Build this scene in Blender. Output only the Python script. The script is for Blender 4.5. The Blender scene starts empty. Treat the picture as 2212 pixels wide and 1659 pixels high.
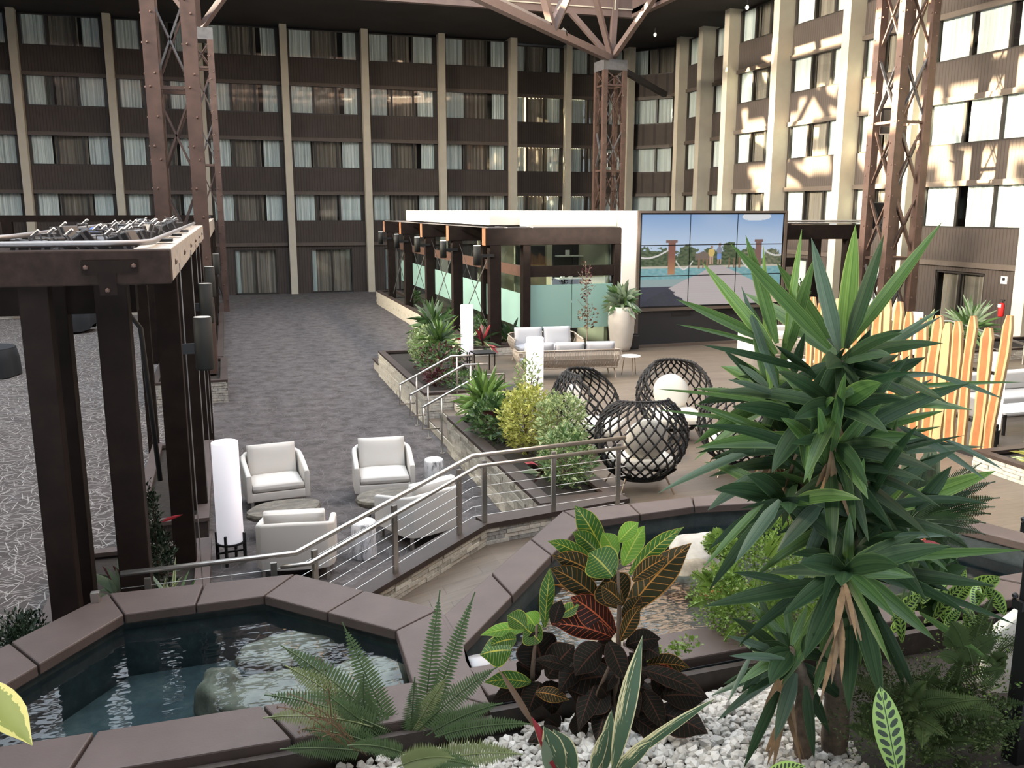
import bpy, bmesh, math, random
from mathutils import Vector, Matrix, Euler, noise
random.seed(7)
R=random.Random(11)
U=R.uniform
C=bpy.context.scene.collection
S=bpy.context.scene
# ------------------------------------------------------------------ camera
FPX,PITCH,HEAD,CZ=1925.,math.radians(11.05),math.radians(17.57),4.2
cam=bpy.data.cameras.new('camera'); cam.sensor_width=36; cam.lens=FPX/2212*36; cam.clip_end=300
co=bpy.data.objects.new('camera',cam); C.objects.link(co); co.location=(0,0,CZ)
co.rotation_euler=(math.radians(90)-PITCH,0,-HEAD); S.camera=co
# ------------------------------------------------------------------ light
w=bpy.data.worlds.new('world'); S.world=w; w.use_nodes=True
wn=w.node_tree; bg=wn.nodes['Background']; bg.inputs[0].default_value=(.80,.90,1.0,1); bg.inputs[1].default_value=5.0
sun=bpy.data.lights.new('sun','SUN'); sun.energy=110; sun.color=(1,.80,.52); sun.angle=math.radians(1.1)
so=bpy.data.objects.new('sun',sun); C.objects.link(so)
SUNEL,SUNAZ=math.radians(27),math.radians(-9)      # travels +X, a little towards -Y, downwards
sd=Vector((math.cos(SUNEL)*math.cos(SUNAZ),math.cos(SUNEL)*math.sin(SUNAZ),-math.sin(SUNEL)))
so.rotation_euler=sd.to_track_quat('-Z','Y').to_euler(); so.location=(-30,20,30)
def area(name,loc,to,sx,sy,power,col,spread=180):
    L=bpy.data.lights.new(name,'AREA'); L.shape='RECTANGLE'; L.size=sx; L.size_y=sy; L.energy=power; L.color=col; L.spread=math.radians(spread)
    o=bpy.data.objects.new(name,L); C.objects.link(o); o.location=loc; o.rotation_euler=(Vector(to)-Vector(loc)).to_track_quat('-Z','Y').to_euler(); return o
area('west_fill_light',(-13.2,22,13.9),(22,22,7.5),32,2.2,12500,(1,.87,.70),70)   # added fill light standing in for sunlit roof glazing to the west
area('office_ceiling_light',(8.9,27,3.72),(8.9,27,0),2.2,6,35,(1,.93,.82))
area('roof_edge_uplight',(8.8,21.75,3.55),(8.8,23.5,4.2),3.6,.12,60,(1,.93,.82))
S.view_settings.view_transform='Standard'; S.view_settings.look='None'; S.view_settings.gamma=1
S.view_settings.exposure=0.0; S.view_settings.use_curve_mapping=False
# ------------------------------------------------------------------ pixel -> world (2212x1659 frame)
_r=Vector((math.cos(HEAD),-math.sin(HEAD),0)); _f0=Vector((math.sin(HEAD),math.cos(HEAD),0))
_f=_f0*math.cos(PITCH)-Vector((0,0,math.sin(PITCH))); _u=_f0*math.sin(PITCH)+Vector((0,0,math.cos(PITCH)))
CAM=Vector((0,0,CZ))
def ray(px,py): return _r*((px-1106)/FPX)-_u*((py-829.5)/FPX)+_f
def at(px,py,d): return CAM+ray(px,py)*d
def W(px,py,z=0.):
    d=ray(px,py); return CAM+d*((z-CZ)/d.z)
def WX(px,py,X):
    d=ray(px,py); return CAM+d*(X/d.x)
def WY(px,py,Y):
    d=ray(px,py); return CAM+d*(Y/d.y)
# ------------------------------------------------------------------ materials
class NT:
    def __init__(s,name):
        s.m=bpy.data.materials.new(name); s.m.use_nodes=True; s.t=s.m.node_tree; s.n=s.t.nodes
        s.p=s.n['Principled BSDF']; s.out=s.n['Material Output']
    def new(s,ty,**k):
        a=s.n.new(ty)
        for q,v in k.items(): setattr(a,q,v)
        return a
    def l(s,a,b): s.t.links.new(a,b)
    def math(s,op,a,b=None,c=None):
        n=s.new('ShaderNodeMath',operation=op)
        for i,v in enumerate((a,b,c)):
            if v is None: continue
            if isinstance(v,(int,float)): n.inputs[i].default_value=v
            else: s.l(v,n.inputs[i])
        return n.outputs[0]
    def mix(s,f,a,b):
        n=s.new('ShaderNodeMix',data_type='RGBA')
        for i,v in ((0,f),(6,a),(7,b)):
            if isinstance(v,(int,float)): n.inputs[i].default_value=v
            elif isinstance(v,tuple): n.inputs[i].default_value=(*v[:3],1)
            else: s.l(v,n.inputs[i])
        return n.outputs[2]
    def ramp(s,f,*st):
        n=s.new('ShaderNodeValToRGB'); e=n.color_ramp.elements
        while len(e)<len(st): e.new(.5)
        for i,(p,c) in enumerate(st): e[i].position=p; e[i].color=(*c,1)
        s.l(f,n.inputs[0]); return n.outputs[0]
    def noise(s,sc,det=4,vec=None,rough=.55):
        n=s.new('ShaderNodeTexNoise'); n.inputs['Scale'].default_value=sc; n.inputs['Detail'].default_value=det
        n.inputs['Roughness'].default_value=rough
        if vec is not None: s.l(vec,n.inputs['Vector'])
        return n.outputs[0]
    def coord(s,k='Object'):
        return s.new('ShaderNodeTexCoord').outputs[k]
    def pos(s): return s.new('ShaderNodeNewGeometry').outputs['Position']
    def scale(s,v,x,y,z):
        n=s.new('ShaderNodeMapping'); n.inputs['Scale'].default_value=(x,y,z); s.l(v,n.inputs[0]); return n.outputs[0]
    def bump(s,h,st=.3,d=.02):
        n=s.new('ShaderNodeBump'); n.inputs['Strength'].default_value=st; n.inputs['Distance'].default_value=d
        s.l(h,n.inputs['Height']); s.l(n.outputs[0],s.p.inputs['Normal'])
    def col(s,c):
        if isinstance(c,tuple): s.p.inputs['Base Color'].default_value=(*c[:3],1)
        else: s.l(c,s.p.inputs['Base Color'])
def lin(r,g,b): return tuple(((v/255)/12.92 if v/255<=.04045 else ((v/255+.055)/1.055)**2.4) for v in (r,g,b))
M={}
def mat(name,c,rough=.6,metal=0,var=.0,sc=6,bump=0,bsc=40,spec=.5,trans=0):
    t=NT(name)
    if var:
        f=t.noise(sc,5,t.pos()); a=tuple(v*(1-var) for v in c); b=tuple(min(1,v*(1+var)) for v in c)
        t.col(t.ramp(f,(.3,a),(.7,b)))
    else: t.col(c)
    t.p.inputs['Roughness'].default_value=rough; t.p.inputs['Metallic'].default_value=metal
    t.p.inputs['Specular IOR Level'].default_value=spec
    if bump: t.bump(t.noise(bsc,3,t.pos()),bump,.01)
    if trans:
        a=t.new('ShaderNodeBsdfTranslucent'); mx=t.new('ShaderNodeMixShader'); mx.inputs[0].default_value=trans
        a.inputs[0].default_value=(*[min(1,v*1.6) for v in c],1)
        t.l(t.p.outputs[0],mx.inputs[1]); t.l(a.outputs[0],mx.inputs[2]); t.l(mx.outputs[0],t.out.inputs[0])
    M[name]=t.m; return t.m
def emit(name,c,st):
    t=NT(name); t.col(c); t.p.inputs['Emission Color'].default_value=(*c,1); t.p.inputs['Emission Strength'].default_value=st
    M[name]=t.m
# facade
t=NT('spandrel'); v=t.pos(); wv=t.new('ShaderNodeTexWave'); wv.inputs['Scale'].default_value=3.2
s_=t.new('ShaderNodeSeparateXYZ'); t.l(v,s_.inputs[0]); sm=t.math('ADD',s_.outputs[0],s_.outputs[1])
rib=t.math('FRACT',t.math('MULTIPLY',sm,7.5)); gr=t.math('LESS_THAN',rib,.22)
base=t.ramp(t.noise(1.3,4,v),(.3,(.046,.036,.031)),(.7,(.060,.047,.040)))
t.col(t.mix(gr,base,(.031,.025,.022))); t.p.inputs['Roughness'].default_value=.75
M['spandrel']=t.m
mat('ledge',(.085,.068,.056),.6,var=.1); mat('pilaster',(.50,.47,.38),.8,var=.06,sc=2)
mat('dark_recess',(.012,.011,.010),.8); mat('frame_dark',(.022,.019,.016),.45)
mat('soffit',(.028,.024,.022),.9,var=.2,sc=.6); mat('girder',(.145,.105,.095),.55,var=.12,sc=1.5)
mat('steel_rust',(.080,.048,.038),.5,var=.3,sc=2.5,bump=.15,bsc=9); mat('steel_grey',(.10,.10,.105),.5,var=.2)
mat('rivet',(.10,.058,.045),.45)
mat('timber_dark',(.016,.0105,.0085),.8,var=.25,sc=5,spec=.15)
t=NT('timber'); f=t.noise(9,6,t.scale(t.pos(),1,.25,1)); t.col(t.ramp(f,(.3,(.022,.015,.012)),(.7,(.044,.028,.022)))); t.p.inputs['Roughness'].default_value=.8; t.p.inputs['Specular IOR Level'].default_value=.15
t.bump(f,.25,.01); M['timber']=t.m
t=NT('timber_sidelit'); f=t.noise(14,6,t.scale(t.pos(),2,.4,1)); t.col(t.ramp(f,(.3,(.33,.28,.235)),(.75,(.50,.45,.39)))); t.p.inputs['Roughness'].default_value=.6; M['timber_sidelit']=t.m  # pale tone puts light bounced off the right wall into the timber colour
mat('rail_red',(.085,.046,.033),.55,var=.2,sc=6); mat('timber_end_lit',(.30,.13,.065),.6,var=.2,sc=8)
def curtain(name,a,b):
    t=NT(name); s_=t.new('ShaderNodeSeparateXYZ'); t.l(t.pos(),s_.inputs[0]); q=t.math('ADD',s_.outputs[0],s_.outputs[1])
    n=t.new('ShaderNodeTexNoise',noise_dimensions='1D'); n.inputs['Scale'].default_value=9; n.inputs['Detail'].default_value=3; t.l(q,n.inputs['W'])
    t.col(t.ramp(n.outputs[0],(.35,a),(.65,b))); t.p.inputs['Roughness'].default_value=.9
    M[name]=t.m
curtain('sheer',(.50,.56,.55),(.86,.90,.87)); curtain('drape',(.13,.112,.092),(.30,.26,.215))
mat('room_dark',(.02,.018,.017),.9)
# thin glass
def glass(name,tint=(1,1,1),r=.02,refl=1.0,minr=.06):
    t=NT(name); t.n.remove(t.p)
    tr=t.new('ShaderNodeBsdfTransparent'); tr.inputs[0].default_value=(*tint,1)
    g=t.new('ShaderNodeBsdfGlossy'); g.inputs['Roughness'].default_value=r
    fr=t.new('ShaderNodeFresnel'); fr.inputs[0].default_value=1.5
    k=t.math('MAXIMUM',t.math('MULTIPLY',fr.outputs[0],refl),minr)
    gb=t.new('ShaderNodeNewGeometry'); k=t.math('MULTIPLY',k,t.math('SUBTRACT',1.0,gb.outputs['Backfacing']))
    mx=t.new('ShaderNodeMixShader'); t.l(k,mx.inputs[0]); t.l(tr.outputs[0],mx.inputs[1]); t.l(g.outputs[0],mx.inputs[2]); t.l(mx.outputs[0],t.out.inputs[0])
    M[name]=t.m
glass('window_glass',(.95,.97,.97),.03,1.5,.08); glass('clear_glass',(.85,.92,.90),.02,1.0,.05)
t=NT('frosted_glass'); t.col((.36,.56,.52)); t.p.inputs['Roughness'].default_value=.45
a=t.new('ShaderNodeBsdfTranslucent'); a.inputs[0].default_value=(.45,.7,.64,1); mx=t.new('ShaderNodeMixShader'); mx.inputs[0].default_value=.35
t.l(t.p.outputs[0],mx.inputs[1]); t.l(a.outputs[0],mx.inputs[2]); t.l(mx.outputs[0],t.out.inputs[0]); M['frosted_glass']=t.m
# carpets: random short lines in Voronoi cells
def carpet(name,c0,c1,lc,layers,amt,blotch=2.0):
    t=NT(name); P=t.pos(); base=t.ramp(t.noise(blotch,6,P,.65),(.35,c0),(.65,c1)); acc=None
    for (sc,L,wd,off) in layers:
        mp=t.new('ShaderNodeMapping'); mp.inputs['Location'].default_value=(off,off*1.7,0); t.l(P,mp.inputs[0])
        vo=t.new('ShaderNodeTexVoronoi',feature='F1',voronoi_dimensions='2D'); vo.inputs['Scale'].default_value=sc; t.l(mp.outputs[0],vo.inputs['Vector'])
        df=t.new('ShaderNodeVectorMath',operation='SUBTRACT'); t.l(mp.outputs[0],df.inputs[0]); t.l(vo.outputs['Position'],df.inputs[1])
        sp=t.new('ShaderNodeSeparateXYZ'); t.l(df.outputs[0],sp.inputs[0]); cs=t.new('ShaderNodeSeparateColor'); t.l(vo.outputs['Color'],cs.inputs[0])
        an=t.math('MULTIPLY',cs.outputs[0],6.283); sn=t.math('SINE',an); cn=t.math('COSINE',an)
        pe=t.math('ABSOLUTE',t.math('SUBTRACT',t.math('MULTIPLY',sp.outputs[0],sn),t.math('MULTIPLY',sp.outputs[1],cn)))
        al=t.math('ABSOLUTE',t.math('ADD',t.math('MULTIPLY',sp.outputs[0],cn),t.math('MULTIPLY',sp.outputs[1],sn)))
        m=t.math('MULTIPLY',t.math('LESS_THAN',pe,wd),t.math('LESS_THAN',al,L)); m=t.math('MULTIPLY',m,t.math('ADD',t.math('MULTIPLY',cs.outputs[1],.8),.2))
        acc=m if acc is None else t.math('MAXIMUM',acc,m)
    t.col(t.mix(t.math('MULTIPLY',acc,amt),base,lc)); t.p.inputs['Roughness'].default_value=.95; t.p.inputs['Specular IOR Level'].default_value=.2
    t.bump(t.noise(160,2,P),.3,.005); M[name]=t.m
carpet('carpet_lines',(.060,.052,.050),(.10,.088,.085),(.40,.385,.365),[(4.2,.17,.0075,0),(4.6,.16,.0065,3.3),(5.2,.14,.006,8.1),(4.0,.2,.006,15.2),(4.9,.15,.0055,21.7)],.85)
carpet('carpet_corridor',(.052,.046,.046),(.115,.104,.104),(.21,.195,.19),[(4.5,.16,.006,1),(5.5,.13,.005,4.4),(6.2,.11,.005,9.9)],.42,3.2)
def tiles(name,c0,c1,sx,sy,rough=.45):
    t=NT(name); P=t.pos(); b=t.new('ShaderNodeTexBrick'); b.offset=.37; b.inputs['Scale'].default_value=1
    b.inputs['Brick Width'].default_value=sx; b.inputs['Row Height'].default_value=sy; b.inputs['Mortar Size'].default_value=.003
    b.inputs['Color1'].default_value=(*c0,1); b.inputs['Color2'].default_value=(*c1,1); b.inputs['Mortar'].default_value=(*[v*.6 for v in c0],1)
    t.l(P,b.inputs['Vector']); f=t.noise(3,7,t.scale(P,.6,5,1),.7)
    n=t.new('ShaderNodeMix',data_type='RGBA',blend_type='MULTIPLY'); n.inputs[0].default_value=.85; t.l(b.outputs[0],n.inputs[6]); t.l(t.ramp(f,(.3,(.62,.60,.58)),(.7,(1,1,1))),n.inputs[7])
    t.col(n.outputs[2]); t.p.inputs['Roughness'].default_value=rough; M[name]=t.m
tiles('wood_tile',(.130,.103,.079),(.160,.128,.098),1.2,.2)
def stone(name,cols,sc=18):
    t=NT(name); P=t.pos(); oi=t.new('ShaderNodeObjectInfo'); f=t.noise(sc,6,P,.7)
    g=t.math('ADD',t.math('MULTIPLY',f,.7),t.math('MULTIPLY',oi.outputs['Random'],.3))
    t.col(t.ramp(g,(.3,cols[0]),(.5,cols[1]),(.66,cols[2]))); t.p.inputs['Roughness'].default_value=.8; t.bump(f,.5,.015); M[name]=t.m
stone('ledger_stone',((.22,.21,.20),(.46,.44,.39),(.66,.61,.52)))
stone('ledger_warm',((.26,.235,.19),(.46,.425,.35),(.66,.62,.52)),34)
mat('coping',(.078,.058,.053),.6,var=.14,sc=3,bump=.12,bsc=60); mat('coping_face',(.035,.027,.023),.6,var=.3,sc=10,bump=.4,bsc=18)
mat('wood_coping',(.045,.030,.024),.55,var=.2); mat('soil',(.018,.014,.011),.95,var=.4,sc=12,bump=.5,bsc=30)
t=NT('pond_wall'); f=t.noise(5,8,t.pos(),.75); t.col(t.ramp(f,(.35,(.022,.034,.038)),(.6,(.05,.068,.075)),(.8,(.15,.16,.155)))); t.p.inputs['Roughness'].default_value=.5; M['pond_wall']=t.m
t=NT('pond_bottom'); f=t.noise(2.6,8,t.pos(),.75); t.col(t.ramp(f,(.3,(.014,.025,.029)),(.52,(.036,.056,.062)),(.78,(.11,.12,.105)))); t.p.inputs['Roughness'].default_value=.7; M['pond_bottom']=t.m
t=NT('water'); t.n.remove(t.p); P=t.pos()
tr=t.new('ShaderNodeBsdfTransparent'); tr.inputs[0].default_value=(.66,.76,.78,1); g=t.new('ShaderNodeBsdfGlossy'); g.inputs['Roughness'].default_value=.02
fr=t.new('ShaderNodeFresnel'); fr.inputs[0].default_value=1.33
bp=t.new('ShaderNodeBump'); bp.inputs['Strength'].default_value=.13; bp.inputs['Distance'].default_value=.03; t.l(t.noise(4,2,t.scale(P,1,2.0,1),.5),bp.inputs['Height'])
t.l(bp.outputs[0],g.inputs['Normal']); t.l(bp.outputs[0],fr.inputs['Normal'])
mx=t.new('ShaderNodeMixShader'); t.l(t.math('MINIMUM',t.math('MULTIPLY',fr.outputs[0],.95),1.0),mx.inputs[0]); t.l(tr.outputs[0],mx.inputs[1]); t.l(g.outputs[0],mx.inputs[2]); t.l(mx.outputs[0],t.out.inputs[0]); M['water']=t.m
mat('boulder',(.19,.165,.12),.7,var=.5,sc=7,bump=.6,bsc=14); mat('boulder_pale',(.36,.345,.31),.7,var=.15,sc=9,bump=.4,bsc=20)
t=NT('pebble'); oi=t.new('ShaderNodeObjectInfo'); gm=t.new('ShaderNodeNewGeometry')
f=t.math('ADD',t.math('MULTIPLY',oi.outputs['Random'],.5),t.math('MULTIPLY',gm.outputs['Random Per Island'],.5))
t.col(t.ramp(f,(.2,(.36,.345,.31)),(.6,(.58,.565,.53)))); t.p.inputs['Roughness'].default_value=.6; M['pebble']=t.m
mat('brushed_steel',(.50,.48,.45),.32,.9); mat('cable_steel',(.55,.54,.52),.35,.8)
mat('white_fabric',(.60,.58,.55),.9,bump=.15,bsc=220); mat('grey_cushion',(.42,.43,.46),.9,bump=.15,bsc=200)
mat('cream_cushion',(.72,.69,.62),.9); mat('taupe_strap',(.30,.26,.22),.8,var=.1,sc=30); mat('taupe_frame',(.36,.31,.26),.5)
mat('black_rope',(.005,.005,.006),.75); mat('bronze_leg',(.30,.23,.17),.4,.3); mat('black_metal',(.012,.012,.013),.5)
t=NT('petrified'); f=t.noise(5,9,t.scale(t.coord(),1,2.6,3),.75); t.col(t.ramp(f,(.3,(.03,.027,.021)),(.5,(.105,.095,.075)),(.7,(.24,.22,.18)))); t.p.inputs['Roughness'].default_value=.5; t.bump(f,.6,.02); M['petrified']=t.m
t=NT('birch'); f=t.noise(7,8,t.scale(t.coord(),2,2,.8),.75); t.col(t.ramp(f,(.38,(.16,.16,.17)),(.5,(.62,.62,.64)),(.7,(.78,.78,.80)))); t.p.inputs['Roughness'].default_value=.6; M['birch']=t.m
emit('lamp_shade',(.93,.92,1.0),.42); emit('lamp_shade_warm',(1,.96,.88),.9)
mat('white_paint',(.84,.80,.72),.7); mat('white_top',(.80,.79,.76),.4); mat('pot_clay',(.46,.43,.39),.7,var=.05)
mat('charcoal_panel',(.018,.018,.020),.6); mat('bezel',(.006,.006,.007),.4); mat('screen_border',(.10,.075,.06),.5)
mat('slat_heart',(.32,.125,.045),.6,var=.2,sc=5); mat('slat_sap',(.50,.33,.165),.6,var=.08,sc=6)
mat('black_cloth',(.012,.014,.017),.85); mat('sconce',(.020,.021,.020),.6,0,spec=.2); mat('sconce_top',(.55,.55,.52),.4)
mat('red_paint',(.55,.02,.02),.4); mat('can_light',(.02,.02,.023),.4); mat('conduit',(.30,.29,.29),.4,.4); mat('chrome_clip',(.45,.45,.45),.4,.4)
mat('blue_cap',(.02,.07,.40),.4); mat('marble_pale',(.74,.70,.62),.6,var=.12,sc=10)
mat('beige_wall',(.36,.33,.25),.8)
emit('spot_glow',(1,.85,.6),6)
# leaves
mat('yucca_trunk',(.12,.09,.065),.85,var=.4,sc=18,bump=.8,bsc=25); mat('dead_leaf',(.22,.145,.08),.8,var=.3,sc=12)
def leafmat(name,kind,a,b,c=None,trans=.25,rough=.38):
    t=NT(name); uv=t.new('ShaderNodeUVMap'); s_=t.new('ShaderNodeSeparateXYZ'); t.l(uv.outputs[0],s_.inputs[0]); u,v=s_.outputs[0],s_.outputs[1]
    av=t.math('ABSOLUTE',v); n=t.noise(4,3,t.pos())
    if kind=='plain': col=t.mix(n,a,b)
    elif kind=='strap':                   # length-wise streaks, pale margin
        st=t.new('ShaderNodeTexNoise',noise_dimensions='1D'); st.inputs['Scale'].default_value=5; t.l(v,st.inputs['W'])
        col=t.mix(t.math('GREATER_THAN',av,.93),t.mix(t.ramp(st.outputs[0],(.4,(0,0,0)),(.62,(1,1,1))),a,b),c)
    elif kind=='croton':
        mid=t.math('LESS_THAN',av,.05); lat=t.math('LESS_THAN',t.math('FRACT',t.math('SUBTRACT',t.math('MULTIPLY',u,11),t.math('MULTIPLY',av,1.4))),.11)
        lat=t.math('MULTIPLY',lat,t.math('LESS_THAN',av,.86)); edge=t.math('GREATER_THAN',av,.93)
        m=t.math('MAXIMUM',mid,t.math('MULTIPLY',lat,.85)); m=t.math('MAXIMUM',m,t.math('MULTIPLY',edge,.8)); col=t.mix(m,t.mix(n,a,b),c)
    elif kind=='variegated':              # pale margin blotches
        m=t.math('GREATER_THAN',t.math('ADD',av,t.math('MULTIPLY',t.noise(30,2,t.pos()),.6)),.95); col=t.mix(m,t.mix(n,a,b),c)
    elif kind=='stromanthe':
        st=t.new('ShaderNodeTexNoise'); st.inputs['Scale'].default_value=3
        k=t.scale(uv.outputs[0],1,2.2,1); t.l(k,st.inputs['Vector'])
        m=t.math('GREATER_THAN',t.math('ADD',st.outputs[0],t.math('MULTIPLY',v,.20)),.64); e=t.math('GREATER_THAN',av,.88); col=t.mix(t.math('MAXIMUM',m,e),t.mix(n,a,b),c)
    elif kind=='rattlesnake':
        ph=t.math('SUBTRACT',t.math('MULTIPLY',u,11),t.math('MULTIPLY',av,.9)); fr_=t.math('ABSOLUTE',t.math('SUBTRACT',t.math('FRACT',ph),.5))
        big=t.math('SUBTRACT',av,.45); el=t.math('ADD',t.math('POWER',t.math('MULTIPLY',fr_,2.9),2),t.math('POWER',t.math('MULTIPLY',big,3.1),2))
        m=t.math('MAXIMUM',t.math('LESS_THAN',el,1),t.math('LESS_THAN',av,.04)); col=t.mix(m,t.mix(n,a,b),c)
    t.col(col); t.p.inputs['Roughness'].default_value=.55 if 'black' in name or 'dark' in name else rough; t.p.inputs['Specular IOR Level'].default_value=.10 if name in ('croton_black','croton_dark','croton_red') else .22 if 'dark' in name else .35
    if trans:
        q=t.new('ShaderNodeBsdfTranslucent'); t.l(col,q.inputs[0]); mx=t.new('ShaderNodeMixShader'); mx.inputs[0].default_value=trans
        t.l(t.p.outputs[0],mx.inputs[1]); t.l(q.outputs[0],mx.inputs[2]); t.l(mx.outputs[0],t.out.inputs[0])
    M[name]=t.m
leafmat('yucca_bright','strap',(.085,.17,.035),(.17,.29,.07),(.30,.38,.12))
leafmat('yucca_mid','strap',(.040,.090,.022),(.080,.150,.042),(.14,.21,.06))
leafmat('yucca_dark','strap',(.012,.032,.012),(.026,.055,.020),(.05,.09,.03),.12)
leafmat('yucca_blue','strap',(.055,.095,.062),(.09,.14,.09),(.12,.17,.10))
leafmat('croton_green','croton',(.020,.075,.016),(.05,.14,.022),(.42,.40,.06)); leafmat('croton_lime','croton',(.10,.25,.03),(.18,.36,.05),(.40,.48,.10))
leafmat('croton_dark','croton',(.014,.020,.009),(.032,.026,.012),(.32,.15,.035),.12); leafmat('croton_red','croton',(.022,.010,.008),(.045,.018,.012),(.48,.11,.045),.12)
leafmat('croton_black','croton',(.007,.008,.006),(.014,.012,.009),(.06,.028,.018),.03)
leafmat('stromanthe_leaf','stromanthe',(.045,.09,.05),(.085,.15,.08),(.66,.62,.36)); leafmat('stromanthe_red','plain',(.20,.012,.02),(.36,.03,.04))
leafmat('rattlesnake_leaf','rattlesnake',(.22,.38,.08),(.32,.48,.13),(.015,.035,.012)); leafmat('fern_leaf','plain',(.045,.085,.035),(.10,.155,.065)); leafmat('fern_pale','plain',(.14,.18,.07),(.22,.26,.12))
leafmat('maidenhair','plain',(.07,.15,.025),(.20,.31,.06)); leafmat('maidenhair_dark','plain',(.022,.042,.012),(.06,.09,.025)); leafmat('pale_variegated','variegated',(.14,.22,.09),(.26,.34,.14),(.66,.68,.42))
leafmat('yellow_variegated','variegated',(.22,.27,.06),(.38,.40,.10),(.70,.64,.20)); leafmat('deep_leaf','plain',(.015,.04,.014),(.045,.09,.03)); leafmat('mid_leaf','plain',(.05,.11,.035),(.10,.18,.06))
leafmat('burgundy_leaf','plain',(.035,.012,.014),(.09,.025,.03)); leafmat('silver_leaf','plain',(.14,.20,.13),(.25,.32,.22)); leafmat('anthurium_pink','plain',(.62,.10,.13),(.72,.20,.22),trans=.1); mat('spadix',(.75,.55,.2),.6)
leafmat('dry_leaf','plain',(.10,.06,.035),(.19,.12,.07)); mat('stem_brown',(.09,.06,.04),.8); mat('stem_green',(.10,.16,.05),.6); mat('grey_stem',(.2,.17,.14),.8)
leafmat('conifer','plain',(.012,.028,.015),(.03,.05,.028),trans=0)
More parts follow.
